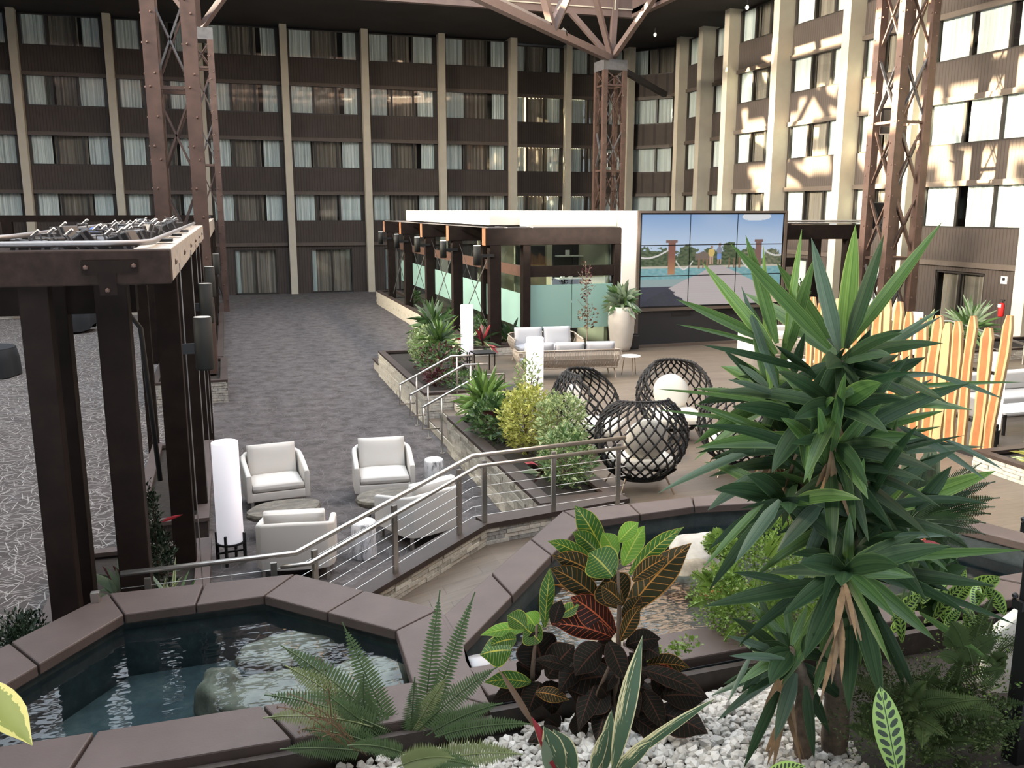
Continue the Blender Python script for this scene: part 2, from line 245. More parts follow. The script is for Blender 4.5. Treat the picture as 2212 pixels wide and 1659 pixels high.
# ------------------------------------------------------------------ mesh builder
class MB:
    def __init__(s): s.v=[]; s.f=[]; s.mi=[]; s.uv=[]; s.cur=0
    def face(s,idx,uv=None): s.f.append(tuple(idx)); s.mi.append(s.cur); s.uv.append(uv)
    def box(s,x0,y0,z0,x1,y1,z1):
        b=len(s.v); s.v+=[(x,y,z) for z in (z0,z1) for y in (y0,y1) for x in (x0,x1)]
        for q in ((0,2,3,1),(4,5,7,6),(0,1,5,4),(2,6,7,3),(0,4,6,2),(1,3,7,5)): s.face([b+i for i in q])
        return s
    def obox(s,c,ax,ay,az):   # centre and three half-axis vectors
        b=len(s.v); c=Vector(c)
        s.v+=[tuple(c+ax*i+ay*j+az*k) for k in (-1,1) for j in (-1,1) for i in (-1,1)]
        for q in ((0,2,3,1),(4,5,7,6),(0,1,5,4),(2,6,7,3),(0,4,6,2),(1,3,7,5)): s.face([b+i for i in q])
        return s
    def bar(s,a,b,w,h,up=(0,0,1)):
        a=Vector(a); b=Vector(b); d=b-a; L=d.length; d.normalize(); u=Vector(up)
        if abs(d.dot(u))>.97: u=Vector((1,0,0))
        x=d.cross(u).normalized(); y=x.cross(d).normalized(); return s.obox((a+b)/2,d*(L/2),x*(w/2),y*(h/2))
    def tube(s,pts,r,n=8,closed=False,caps=True):
        pts=[Vector(p) for p in pts]; N=len(pts); b=len(s.v); rs=r if isinstance(r,(list,tuple)) else [r]*N
        pv=None
        for i,p in enumerate(pts):
            if closed: d=pts[(i+1)%N]-pts[i-1]
            else: d=pts[min(i+1,N-1)]-pts[max(i-1,0)]
            d.normalize()
            if pv is None:
                u=Vector((0,0,1)) if abs(d.z)<.9 else Vector((1,0,0)); x=d.cross(u).normalized()
            else: x=(pv-d*pv.dot(d)).normalized()
            pv=x; y=d.cross(x)
            for k in range(n):
                a=2*math.pi*k/n; s.v.append(tuple(p+(x*math.cos(a)+y*math.sin(a))*rs[i]))
        for i in range(N if closed else N-1):
            j=(i+1)%N
            for k in range(n): s.face((b+i*n+k,b+i*n+(k+1)%n,b+j*n+(k+1)%n,b+j*n+k))
        if caps and not closed: s.face([b+k for k in range(n)][::-1]); s.face([b+(N-1)*n+k for k in range(n)])
        return s
    def lathe(s,prof,c=(0,0,0),n=24):
        b=len(s.v); N=len(prof)
        for (r,z) in prof:
            for k in range(n): a=2*math.pi*k/n; s.v.append((c[0]+r*math.cos(a),c[1]+r*math.sin(a),c[2]+z))
        for i in range(N-1):
            for k in range(n): s.face((b+i*n+k,b+i*n+(k+1)%n,b+(i+1)*n+(k+1)%n,b+(i+1)*n+k))
        s.face([b+k for k in range(n)][::-1]); s.face([b+(N-1)*n+k for k in range(n)]); return s
    def prism(s,poly,z0,z1):
        ar=sum(poly[i-1][0]*poly[i][1]-poly[i][0]*poly[i-1][1] for i in range(len(poly)))
        if ar<0: poly=poly[::-1]
        b=len(s.v); n=len(poly); zz0=z0 if isinstance(z0,(list,tuple)) else [z0]*n; zz1=z1 if isinstance(z1,(list,tuple)) else [z1]*n
        if ar<0: zz0=zz0[::-1]; zz1=zz1[::-1]
        s.v+=[(p[0],p[1],z) for p,z in zip(poly,zz0)]+[(p[0],p[1],z) for p,z in zip(poly,zz1)]
        s.face([b+i for i in range(n)][::-1]); s.face([b+n+i for i in range(n)])
        for i in range(n): j=(i+1)%n; s.face((b+i,b+j,b+n+j,b+n+i))
        return s
    def leaf(s,pts,width,side,prof='lance',fold=.18,cross=2):
        """pts: centre line; side: cross direction; UV u along, v across -1..1"""
        pts=[Vector(p) for p in pts]; N=len(pts); b=len(s.v); side=Vector(side)
        nc=2*cross+1
        for i,p in enumerate(pts):
            t_=i/(N-1); d=(pts[min(i+1,N-1)]-pts[max(i-1,0)]).normalized(); x=(side-d*side.dot(d))
            x=x.normalized() if x.length>1e-6 else Vector((1,0,0)); nrm=x.cross(d).normalized()
            if prof=='lance': wv=(min(1,.35+t_*2.6))*(1-max(0,(t_-.35)/.65)**2.2)
            elif prof=='oval': wv=math.sin(math.pi*min(1,t_*.97+.03))**.72*(1-.12*t_)*(1-.55*max(0,(t_-.62)/.38)**1.5)
            elif prof=='obov': wv=math.sin(math.pi*min(1,(t_**1.25)*.97+.03))**.7
            elif prof=='heart': wv=max(.02,(1-t_)**.6*min(1,t_*7+.3))
            else: wv=1-.5*t_
            wv=max(wv,.015)*width/2
            for j in range(nc):
                q=j/cross-1; s.v.append(tuple(p+x*q*wv+nrm*(abs(q)*wv*fold)))
        for i in range(N-1):
            for j in range(nc-1):
                u0,u1=i/(N-1),(i+1)/(N-1); v0,v1=j/cross-1,(j+1)/cross-1
                s.face((b+i*nc+j,b+i*nc+j+1,b+(i+1)*nc+j+1,b+(i+1)*nc+j),((u0,v0),(u0,v1),(u1,v1),(u1,v0)))
        return s
    def blob(s,c,rad,seed=0,amp=.2,sub=2,flat=1.0):
        bm=bmesh.new(); bmesh.ops.create_icosphere(bm,subdivisions=sub,radius=1); b=len(s.v)
        for v in bm.verts:
            n_=1+amp*noise.noise(v.co*1.7+Vector((seed*3.1,seed,seed*.7))); z=v.co.z*flat
            s.v.append((c[0]+v.co.x*rad[0]*n_,c[1]+v.co.y*rad[1]*n_,c[2]+z*rad[2]*n_))
        for f in bm.faces: s.face([b+v.index for v in f.verts])
        bm.free(); return s
    def mesh(s,name,mats,smooth=False):
        me=bpy.data.meshes.new(name); me.from_pydata(s.v,[],s.f)
        for m in mats: me.materials.append(M[m])
        me.polygons.foreach_set('material_index',s.mi)
        if smooth: me.polygons.foreach_set('use_smooth',[True]*len(s.f))
        if any(u is not None for u in s.uv):
            L=me.uv_layers.new(name='UVMap'); k=0; arr=[]
            for f,u in zip(s.f,s.uv):
                for i in range(len(f)): arr+= list(u[i]) if u else [0,0]
            L.data.foreach_set('uv',arr)
        me.update(); return me
    def build(s,name,mats,parent=None,smooth=False,kind=None,label=None):
        return link(name,s.mesh(name,mats if isinstance(mats,(list,tuple)) else [mats],smooth),parent,kind,label)
def link(name,me,parent=None,kind=None,label=None,loc=None,scale=None,rotz=None):
    o=bpy.data.objects.new(name,me); C.objects.link(o)
    if parent is not None:
        o.parent=parent
        if 'world' in parent: o.location=-parent.location
    if loc is not None: o.location=Vector(loc)-(parent.location if parent is not None and 'world' in parent else Vector((0,0,0)))
    if scale: o.scale=scale
    if rotz is not None: o.rotation_euler=(0,0,rotz)
    if kind: o['kind']=kind
    if label: o['label']=label
    return o
def tag(o,label,cat,group=None):
    o['label']=label; o['category']=cat
    if group: o['group']=group
    return o
def thing(name,label,cat,loc=(0,0,0),group=None,world=True):
    o=bpy.data.objects.new(name,None); C.objects.link(o); o.location=loc; o.empty_display_size=.1
    tag(o,label,cat,group)
    if world: o['world']=1
    return o
def dup(root,loc,rotz,label=None,group=None):
    r=root.copy(); C.objects.link(r); r.location=loc; r.rotation_euler=(0,0,rotz)
    if label: r['label']=label
    if group: r['group']=group
    for ch in list(root.children):
        c=ch.copy(); C.objects.link(c); c.parent=r
        for g in ch.children: d=g.copy(); C.objects.link(d); d.parent=c
    return r
def place(root,loc,rotz,label=None):
    root.location=loc; root.rotation_euler=(0,0,rotz)
    if label: root['label']=label
    return root
def bevel(o,w,seg=2):
    m=o.modifiers.new('bevel','BEVEL'); m.width=w; m.segments=seg; m.limit_method='ANGLE'; return o
def sub(name,mb,mats,parent,**k):    # sub-part: parent is a part
    o=link(name,mb.mesh(name,mats if isinstance(mats,(list,tuple)) else [mats],k.get('smooth',False)),None); o.parent=parent; return o
def struct(name,mb,mats,smooth=False): return mb.build(name,mats,None,smooth,kind='structure')
# ================================================================== FLOORS
def slab(name,poly,z0,z1,m): mb=MB(); mb.prism(poly,z0,z1); return struct(name,mb,m)
slab('floor',[(-.47,8.0),(7.2,8.0),(7.2,47.4),(-.47,47.4)],-.3,0,'carpet_corridor')
slab('floor_event_hall',[(-22,3),(-.47,3),(-.47,47.4),(-22,47.4)],-.3,0,'carpet_lines')
slab('floor_platform',[(4.15,9.3),(4.15,22.6),(7.2,22.6),(7.2,40),(23.4,40),(23.4,3),(4.15,3),(4.15,5)],-.28,.45,'wood_tile')
slab('floor_far_right',[(7.2,40),(23.6,40),(23.6,48.2),(7.2,48.2)],-.3,0,'carpet_corridor')
# ramp beside the pond
mb=MB(); mb.prism([(-1.2,8.12),(.5,8.12),(.5,6.2),(-1.2,6.2)],-.3,.02); mb.prism([(.5,8.12),(2.62,9.30),(2.62,6.2),(.5,6.2)],-.3,[.02,.45,.45,.02]); mb.prism([(2.62,9.30),(4.15,9.55),(4.15,5.9),(2.62,6.2)],-.3,.45); struct('floor_ramp',mb,'wood_tile')
# steps up to the platform
st=thing('entry_steps','low stone-nosed steps between the two planting beds leading up to the tiled deck','steps',(3.6,15.9,0))
for i,(x0,z) in enumerate(((3.6,.15),(3.88,.30))):
    mb=MB(); mb.box(x0,14.95,z-.15,4.15,16.85,z); mb.build('tread','wood_tile',st)
    mb=MB(); mb.box(x0-.02,14.95,z-.15,x0,16.85,z-.02); mb.build('riser','ledger_warm',st)
mb=MB(); mb.box(4.13,14.95,.30,4.149,16.85,.43); mb.build('riser','ledger_warm',st)
# ================================================================== FACADES
SILL=[3.63,6.26,8.89,11.52]; HEADZ=[5.0,7.63,10.26,12.89]
unit=MB(); unit.box(0,0,0,1,1,1); UB={k:unit.mesh('unit_'+k,[k]) for k in ('window_glass','frame_dark')}
def curt(m,seed):
    r=random.Random(seed); mb=MB(); n=26; ph=r.random()*6
    for i in range(n+1):
        x=i/n; y=.5+.5*math.sin(x*38+ph+.8*math.sin(x*9+ph)); mb.v+=[(x,y,0),(x,y,1)]
    for i in range(n): mb.face((2*i,2*i+2,2*i+3,2*i+1))
    return mb.mesh('curtain_'+m,[m])
CU={m:[curt(m,i) for i in range(4)] for m in ('sheer','drape')}
wn_=[0]
def part(name,me,parent,M4,x,y,z,sx,sy,sz):
    """child placed in the bay frame M4 (origin, rotation)"""
    o=bpy.data.objects.new(name,me); C.objects.link(o); o.parent=parent
    o.matrix_local=Matrix.Translation((x,y,z))@Matrix.Diagonal((sx,sy,sz,1)); return o
def window(P,ang,w,z0,h,panes,pat,door=False):
    wn_[0]+=1; root=bpy.data.objects.new(('door_%d' if door else 'window_%d')%wn_[0],None); C.objects.link(root)
    root['kind']='structure'; root.location=(P[0],P[1],z0); root.rotation_euler=(0,0,ang); root.empty_display_size=.1
    # local x along wall, y into the building
    f=MB(); t=.05
    f.box(0,-.02,0,w,.06,t).box(0,-.02,h-t,w,.06,h).box(0,-.02,0,t,.06,h).box(w-t,-.02,0,w,.06,h)
    for i in range(1,panes): x=w*i/panes; f.box(x-.05,-.02,t,x+.05,.06,h-t)
    o=link('window_frame',f.mesh('window_frame',['frame_dark'])); o.parent=root
    for i in range(panes): part('pane',UB['window_glass'],root,None,w*i/panes+.03,.015,t,w/panes-.06,.008,h-2*t)
    r=random.Random(wn_[0]*13)
    for (a,b,m) in pat:
        part('curtain',CU[m][r.randrange(4)],root,None,w*a+.04,.07 if m=='sheer' else .13,.02,max(.05,w*(b-a)-.06),.07,h-.04)
    return root
def bay(A,B,ground=None,floors=(0,1,2,3),wpad=(.08,.16),panes=3,nm='wall_back',parent=None,door=None,pats=None,ledge=True):
    A=Vector((*A,0)); B=Vector((*B,0)); d=(B-A); L=d.length; d.normalize(); ang=math.atan2(d.y,d.x)
    def lb(mb,x0,y0,z0,x1,y1,z1):    # box in bay frame; y into the building = left normal
        n=Vector((-d.y,d.x,0)); c=A+d*((x0+x1)/2)+n*((y0+y1)/2)+Vector((0,0,(z0+z1)/2)); mb.obox(c,d*((x1-x0)/2),n*((y1-y0)/2),Vector((0,0,(z1-z0)/2)))
    # spandrels
    zs=[(2.45,3.63)]+[(HEADZ[i],SILL[i+1]) for i in range(3)]+[(12.89,13.6)]
    for i,(a,b) in enumerate(zs):
        if i==4: continue
        mb=MB(); lb(mb,0,0,a,L,.12,b); mb.build('spandrel_panel','spandrel',parent)
        if ledge:
            mb=MB(); lb(mb,-.04,-.09,a-.05,L-.05,.02,a+.12); mb.build('ledge','ledge',parent)
    if door:
        mb=MB(); lb(mb,0,0,0,door[0],.12,2.45); lb(mb,door[1],0,0,L,.12,2.45); lb(mb,door[0],0,2.25,door[1],.12,2.45); mb.build('ground_panel','spandrel',parent)
        P=A+d*door[0]+Vector((-d.y,d.x,0))*.04; window(P,ang,door[1]-door[0],0.02 if door[2]==0 else door[2],2.23-door[2],2,door[3],True)
    else:
        mb=MB(); lb(mb,0,0,0,L,.12,2.45); mb.build('ground_panel','spandrel',parent)
    for fl in floors:
        a,b=wpad; w_=L-a-b; P=A+d*a+Vector((-d.y,d.x,0))*.04
        r=R.random()
        pat=pats[fl] if pats and pats[fl] else ([(0,.27+.06*r,'sheer'),(.28,.72,'drape'),(.72+.06*r,1,'sheer')] if R.random()<.75 else [(0,.2+.1*r,'sheer'),(.2,.33,'drape'),(.36,.64,'drape'),(.66,1,'sheer')])
        window(P,ang,w_,SILL[fl],1.37,panes,pat)
        mb=MB(); lb(mb,0,.02,SILL[fl]-.01,a,.3,HEADZ[fl]); lb(mb,L-b,.02,SILL[fl]-.01,L,.3,HEADZ[fl]); mb.build('jamb','frame_dark',parent)
def pil(x0,y0,x1,y1,parent,zt=13.0): mb=MB(); mb.box(x0,y0,0,x1,y1,zt); o=mb.build('pilaster','pilaster',parent); return o
def wallroot(name): o=bpy.data.objects.new(name,None); C.objects.link(o); o['kind']='structure'; o['world']=1; return o
wb=wallroot('wall_back'); Yw=47.05
PX=[-12.5,-8.58,-4.66,-.74,3.18,7.10,11.02,14.86,18.35]
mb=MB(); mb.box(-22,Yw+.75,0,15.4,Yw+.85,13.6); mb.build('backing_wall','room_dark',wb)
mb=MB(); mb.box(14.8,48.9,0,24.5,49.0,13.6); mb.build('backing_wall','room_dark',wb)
doors={3:(.9,2.95),4:(.75,2.85),5:(.6,2.2),2:(.9,2.9),1:(.9,2.9),0:(.9,2.9),-1:(.9,2.9),-2:(.9,2.9)}
PXL=[-20.3,-16.4]+PX
for i in range(len(PXL)-1):
    a,b=PXL[i]+.17,PXL[i+1]-.17; Y=Yw if PXL[i]<14.8 else 48.0
    k=i-2; dr=doors.get(k)
    bay((a,Y),(b,Y),parent=wb,door=(dr[0],dr[1],0.0,[(0,.14,'sheer'),(.12,.97,'drape')]) if dr and b<12 else None)
for x in PXL[:-2]: pil(x-.17,Yw-.42,x+.17,Yw+.12,wb)
pil(14.86-.17,Yw-.42,14.86+.2,48.1,wb); pil(18.35-.17,47.6,18.35+.17,48.1,wb)
bay((18.55,48.0),(21.9,48.0),parent=wb); pil(21.75,47.3,22.15,48.1,wb)
wr=wallroot('wall_right')
# chamfered corner and right wall (seen from inside, left -> right = from far to near)
bay((22.15,47.9),(24.2,45.2),parent=wr,panes=2,pats=[[(0,.95,'sheer')],[(0,.97,'sheer')],[(0,.5,'sheer'),(.5,1,'sheer')],[(0,.3,'sheer'),(.3,1,'drape')]])
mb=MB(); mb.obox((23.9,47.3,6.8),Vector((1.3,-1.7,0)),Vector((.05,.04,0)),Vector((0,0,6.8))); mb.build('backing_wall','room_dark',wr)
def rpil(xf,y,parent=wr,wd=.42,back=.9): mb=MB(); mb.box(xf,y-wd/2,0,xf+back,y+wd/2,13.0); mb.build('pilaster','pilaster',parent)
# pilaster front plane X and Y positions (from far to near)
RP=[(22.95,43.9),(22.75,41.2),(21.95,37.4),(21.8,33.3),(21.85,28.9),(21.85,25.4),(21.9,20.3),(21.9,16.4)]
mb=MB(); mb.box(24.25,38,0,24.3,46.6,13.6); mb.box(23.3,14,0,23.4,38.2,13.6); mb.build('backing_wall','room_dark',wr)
bay((23.45,45.3),(23.45,44.1),parent=wr,panes=2,pats=[[(0,.6,'sheer')]]*4)
bay((23.45,43.7),(23.45,41.4),parent=wr,panes=2,pats=[[(0,.6,'sheer'),(.6,1,'drape')]]*4)
bay((23.45,41.0),(23.45,38.2),parent=wr,panes=2,pats=[[(0,.8,'sheer')]]*4)
xr=22.5
for i in range(2,len(RP)-1):
    y1=RP[i][1]-.21; y0=RP[i+1][1]+.21
    if i==5: dr=(1.3-.35,3.0,.45,[(0.05,.5,'drape'),(.52,.98,'drape')])
    elif i in (3,4,6): dr=(.9,2.7,.45,[(0,.5,'sheer'),(.5,1,'drape')])
    else: dr=None
    bay((xr,y1),(xr,y0),parent=wr,door=dr,pats=[[(0,.3,'sheer'),(.3,.36,'drape'),(.37,.7,'drape'),(.66,1,'sheer')]]*4 if i!=5 else [[(0,.3,'sheer'),(.4,.99,'sheer')],[(0,.3,'sheer'),(.36,.98,'sheer')],[(0,.32,'sheer'),(.36,.66,'sheer'),(.7,1,'sheer')],[(0,.3,'sheer'),(.33,.64,'drape'),(.7,1,'sheer')]])
for (x,y) in RP: rpil(x,y)
# simple enclosing walls outside the frame
wl=wallroot('wall_left'); mb=MB(); mb.box(-22.3,-8,0,-22,48,13.6); mb.build('facade_panel','spandrel',wl)
wf=wallroot('wall_front'); mb=MB(); mb.box(-22,-8.3,0,24,-8,13.6); mb.build('facade_panel','spandrel',wf)
mb=MB(); mb.box(23.4,-8,0,23.6,17,13.6); mb.build('facade_panel','spandrel',wr)
# ================================================================== CEILING, SKYLIGHT, STEEL
cl=wallroot('ceiling')
X0,X1,Y0,Y1=-14.,18.3,-5.,39.9
mb=MB(); mb.box(-22.3,Y1,13.0,24.6,49,13.2); mb.box(X1,-8.3,13.0,24.6,Y1,13.2); mb.box(-22.3,-8.3,13.0,X0,Y1,13.2); mb.box(X0,-8.3,13,X1,Y0,13.2); mb.build('soffit','soffit',cl)
for (a,b,c,d) in ((X0,Y1-.3,X1+.3,Y1),(X1,Y0,X1+.3,Y1-.3),(X0-.3,Y0,X0,Y1),(X0,Y0-.3,X1,Y0)):
    mb=MB(); mb.box(a,b,12.85,c,d,17.2); mb.build('girder','girder',cl)
mb=MB(); mb.box(X0,Y1-.36,13.15,X1,Y1-.30,13.2); mb.tube([(X0,Y1-.42,13.95),(14.2,Y1-.42,13.95),(14.2,Y1-.42,13.75),(17.4,Y1-.42,13.75),(17.4,Y1-.42,13.1)],.035,6); mb.build('pipe','pilaster',cl)
sk=thing('skylight_sun_mask','added blades shaping the sun patches, with brown steel beams across the roof light','skylight',(2,18,14.7))
# sloping beams of the roof monitor
mb=MB()
for k in range(8): y=Y0+1+k*(Y1-Y0-2)/7.; mb.box(X0,y-.12,14.7,X1,y+.12,15.25)
mb.build('cross_beam','girder',sk)
r=random.Random(5); bl=MB(); x=X0+.6  # added blades block the sun; random gaps leave patches on the right wall
while x<X1-.2:
    y=Y0
    while y<Y1-.3:
        yl=min(Y1-.3,y+ (r.uniform(.5,1.5)))
        lit=((1.2<x<12.6) and y>17) or (x>=12.6 and y>31)
        sector=.5+.5*math.sin(x*1.35+.9*math.sin(y*.55)+2.0)
        gap=lit and r.random()<(.85 if sector>.50 else .12)
        if not gap: bl.box(x-.02,y,14.75,x+.02,yl-.0,15.42)
        y=yl
    x+=1.0
bl.build('sun_mask_blade','girder',sk,kind='stuff')
# steel towers
def tower(x0,y0,s,sy,zt,label,zb,lw=.30,step=2.1,boxes=()):
    T=thing('steel_tower',label,'steel column',(x0+s/2,y0+sy/2,zb),'riveted steel lattice towers')
    cs=[(x0,y0),(x0+s,y0),(x0+s,y0+sy),(x0,y0+sy)]; h=lw/2
    for (x,y) in cs:
        mb=MB(); mb.box(x-h,y-h,zb,x+h,y+h,zt); L=mb.build('leg','steel_rust',T)
        rv=MB(); z=zb+.5; k=0
        while z<zt-.3:
            k+=1
            for (dx,dy) in ((0,-h),(-h,0)):
                c=Vector((x+dx+(.06 if k%2 and dx==0 else -.05 if dx==0 else 0),y+dy+(.06 if k%2 and dy==0 else -.05 if dy==0 else 0),z)); rv.blob(c,(.032,.032,.032),0,0,1)
            z+=.62 if k%3 else .28
        sub('rivets',rv,'rivet',L)
    ed=[(0,1),(1,2),(2,3),(3,0)]
    for e,(a,b) in enumerate(ed):
        A,B=cs[a],cs[b]; z=zb+.3; k=0
        while z<zt-.2:
            z2=min(zt,z+step)
            for (p,q) in (((A,z),(B,z2)),((B,z),(A,z2))):
                mb=MB(); mb.bar((*p[0],p[1]),(*q[0],q[1]),.075,.04,(0,0,1)); mb.build('diagonal_brace','steel_rust' if (k+e)%3 else 'steel_grey',T)
            if k%2==1: mb=MB(); mb.bar((*A,z),(*B,z),.10,.08); mb.build('strut','steel_rust',T)
            z=z2; k+=1
    mb=MB(); mb.box(x0-h,y0-h,zt,x0+s+h,y0+sy+h,zt+.45); mb.build('cap','steel_grey',T)
    return T
tower(-1.31,21.5,.80,.8,12.9,'rusty lattice tower rising through the timber pergola on the left',.5,.30,2.0)
tower(-.88,39.35,.72,.72,10.85,'dark lattice tower standing far behind the left pergola tower',0,.24,1.9)
tower(16.85,39.2,.95,.95,10.45,'lattice tower standing behind the white-roofed office near the corner',0,.21,1.9)
tower(18.95,22.45,1.0,1.0,12.9,'sunlit lattice tower behind the upright log-slab screen',.45,.25,2.0)
# speaker boxes on the towers
def speaker(c,lb):
    T=thing('wall_speaker',lb,'speaker',c); c=Vector(c)
    mb=MB(); mb.obox(c,Vector((.17,-.06,0)),Vector((.05,.12,0)),Vector((0,0,.40))); mb.build('cabinet','black_metal',T)
    mb=MB()
    for s in (-1,1): mb.obox(c-Vector((.055,.125,0))+Vector((.17,-.06,0))*s,Vector((.015,-.005,0)),Vector((.005,.01,0)),Vector((0,0,.41))); mb.obox(c-Vector((.055,.125,0))+Vector((0,0,.40*s)),Vector((.17,-.06,0)),Vector((.005,.01,0)),Vector((0,0,.015)))
    mb.build('grille_frame','conduit',T)
    mb=MB(); mb.bar(c+Vector((0,.1,.1)),c+Vector((.2,.4,.1)),.04,.04); mb.build('bracket','black_metal',T)
sp1=at(1911,262,27.9); speaker(sp1,'upper dark speaker box hung on the sunlit lattice tower'); speaker(at(1895,466,27.9),'lower dark speaker box hung on the sunlit lattice tower')
T=thing('junction_panel','small dark panel with a pale frame strapped to the corner lattice tower','panel',at(1317,346,43.4)); c=at(1317,346,43.4)
mb=MB(); mb.box(c.x-.15,c.y-.05,c.z-.33,c.x+.15,c.y+.05,c.z+.33); mb.build('box','black_metal',T)
mb=MB(); mb.tube([(c.x-.15,c.y-.07,c.z-.33),(c.x+.15,c.y-.07,c.z-.33),(c.x+.15,c.y-.07,c.z+.33),(c.x-.15,c.y-.07,c.z+.33)],.02,4,True); mb.build('frame','conduit',T)
# roof truss: diagonal 45 degree truss landing on the corner tower
tr=thing('roof_truss','mauve brown steel truss fanning out above the corner lattice tower','truss',(17.3,39.7,11.0))
N0=Vector((17.35,39.65,11.0)); dg=Vector((-.71,-.70,0)).normalized()
def mem(a,b,w_=.24,m='girder',nm='chord'): mb=MB(); mb.bar(a,b,w_,w_); return mb.build(nm,m,tr)
N1=N0+dg*6.3+Vector((0,0,.15)); N2=N0+dg*16+Vector((0,0,.4)); U0=N0+dg*3.2+Vector((0,0,3.6)); U1=N0+dg*9+Vector((0,0,3.8)); U2=N0+dg*14+Vector((0,0,3.9))
mem(N0,N1,.30); mem(N1,N2,.30); mem(U0,U2,.3); mem(N0,U0,.22,'girder','web_member'); mem(U0,N1,.22,'steel_rust','web_member'); mem(N1,U1,.26,'girder','web_member'); mem(U1,N2,.26,'girder','web_member')
mem(N1,N1+Vector((-.4,1.5,3.7)),.24,'steel_rust','web_member'); mem(N1,N1+Vector((1.5,-.9,3.7)),.24,'girder','web_member'); mem(N0,Vector((17.5,39.6,14.5)),.25,'girder','web_member')
mem(N0,N0+Vector((-3.6,.1,3.4)),.22,'girder','web_member'); mem(N0,N0+Vector((.9,-4.2,3.0)),.24,'girder','web_member'); mem(N0+Vector((0,0,-.2)),N0+Vector((3.4,1.2,-1.3)),.24,'soffit','web_member')
mem(N1+Vector((0,0,.4)),N1-dg*3+Vector((0,0,3.7)),.18,'steel_rust','web_member')
mb=MB(); mb.bar(N1+dg*.2+Vector((0,0,.25)),N2+Vector((0,0,.25)),.12,.1); mb.build('cable_tray','conduit',tr)
mb=MB(); mb.blob(N1-dg*1.0+Vector((0,0,.1)),(.22,.22,.22),2,.3,1); mb.build('floodlight','black_metal',tr)
T=thing('roof_brace','steel brace rising from the far left lattice tower to the roof edge','brace',(-.9,39.6,11.2)); mb=MB(); mb.bar((-.45,39.6,11.35),(1.35,38.4,13.5),.26,.2); mb.build('bar','girder',T); mb=MB(); mb.bar((-.55,39.7,11.3),(-2.9,39.7,14.4),.22,.2); mb.build('bar','girder',T); mb=MB(); mb.bar((-.55,39.7,11.3),(-.55,36.0,14.4),.22,.2); mb.build('bar','girder',T)
# hanging lamp cord and dome lamp
for (px,py,d,lb) in ((1415,75,44,'tiny pendant bulb on a long cord near the roof corner'),(1614,16,38,'tiny pale dome lamp hanging by the upper right windows')):
    c=at(px,py,d); T=thing('pendant_lamp',lb,'lamp',c)
    mb=MB(); mb.tube([c,(c.x,c.y,13.0)],.015,5); mb.build('cord','conduit',T)
    mb=MB(); mb.blob(c,(.08,.08,.10),1,.05,2); mb.build('bulb','lamp_shade_warm',T)
# ================================================================== KOI PONDS
def ring_piece(a,b,c,d,z0,z1): mb=MB(); mb.prism([a,b,c,d],z0,z1); return mb
def pond(name,label,inner,outer,cz,wz,bz,splits,base):
    """inner / outer: matching polylines (closed); splits: stones per side"""
    n=len(inner); P=thing(name,label,'pond',(*base,0)); 
    for i in range(n):
        a0,a1=Vector(inner[i]),Vector(inner[(i+1)%n]); b0,b1=Vector(outer[i]),Vector(outer[(i+1)%n]); k=splits[i]
        if k==0: continue
        L=(b1-b0).length; g=.004/max(L/k,.1)
        for j in range(k):
            t0,t1=j/k+g,(j+1)/k-g; dz=U(-.002,.002)
            mb=ring_piece(tuple(a0.lerp(a1,t0)),tuple(b0.lerp(b1,t0)),tuple(b0.lerp(b1,t1)),tuple(a0.lerp(a1,t1)),cz-.09,cz+dz)
            bevel(mb.build('coping_stone','coping',P),.012,2)
        # wall below: thick, slightly inside the coping overhang
        c=[a0.lerp(b0,.12),b0.lerp(a0,.10),b1.lerp(a1,.10),a1.lerp(b1,.12)]
        ring_piece(*[tuple(v) for v in c],-.3 if bz<.2 else 0,cz-.088).build('pond_wall','pond_wall',P)
    ii=[tuple(Vector(p)) for p in inner]
    mb=MB(); mb.prism(ii,bz-.05,bz); mb.build('pond_floor','pond_bottom',P)
    mb=MB(); mb.v=[(*p,wz) for p in inner]; ar=sum(inner[i-1][0]*inner[i][1]-inner[i][0]*inner[i-1][1] for i in range(n)); mb.face(list(range(n)) if ar>0 else list(range(n))[::-1]); mb.build('water','water',P)
    return P
in1=[(-1.98,5.66),(-1.98,6.0),(-.97,7.40),(.13,7.43),(1.09,6.45),(1.06,5.65)]
ou1=[(-2.35,5.21),(-2.35,6.4),(-1.14,7.88),(.42,7.83),(1.50,6.72),(1.50,5.2)]
pond('pond','faceted koi pond rimmed with brown stone at the lower left',in1,ou1,.97,.84,.42,[0,2,2,2,1,3],(0,6.5))
in2=[(1.46,5.72),(1.52,6.04),(3.42,8.30),(4.79,8.41),(6.6,8.15),(7.6,5.9)]
ou2=[(1.50,5.32),(1.50,6.6),(3.35,8.72),(4.93,8.72),(6.9,8.6),(8.0,5.5)]
pond('pond','larger koi pond with dark sloping lining behind the croton plant',in2,ou2,.968,.72,.38,[1,3,2,2,2,5],(4.4,7))
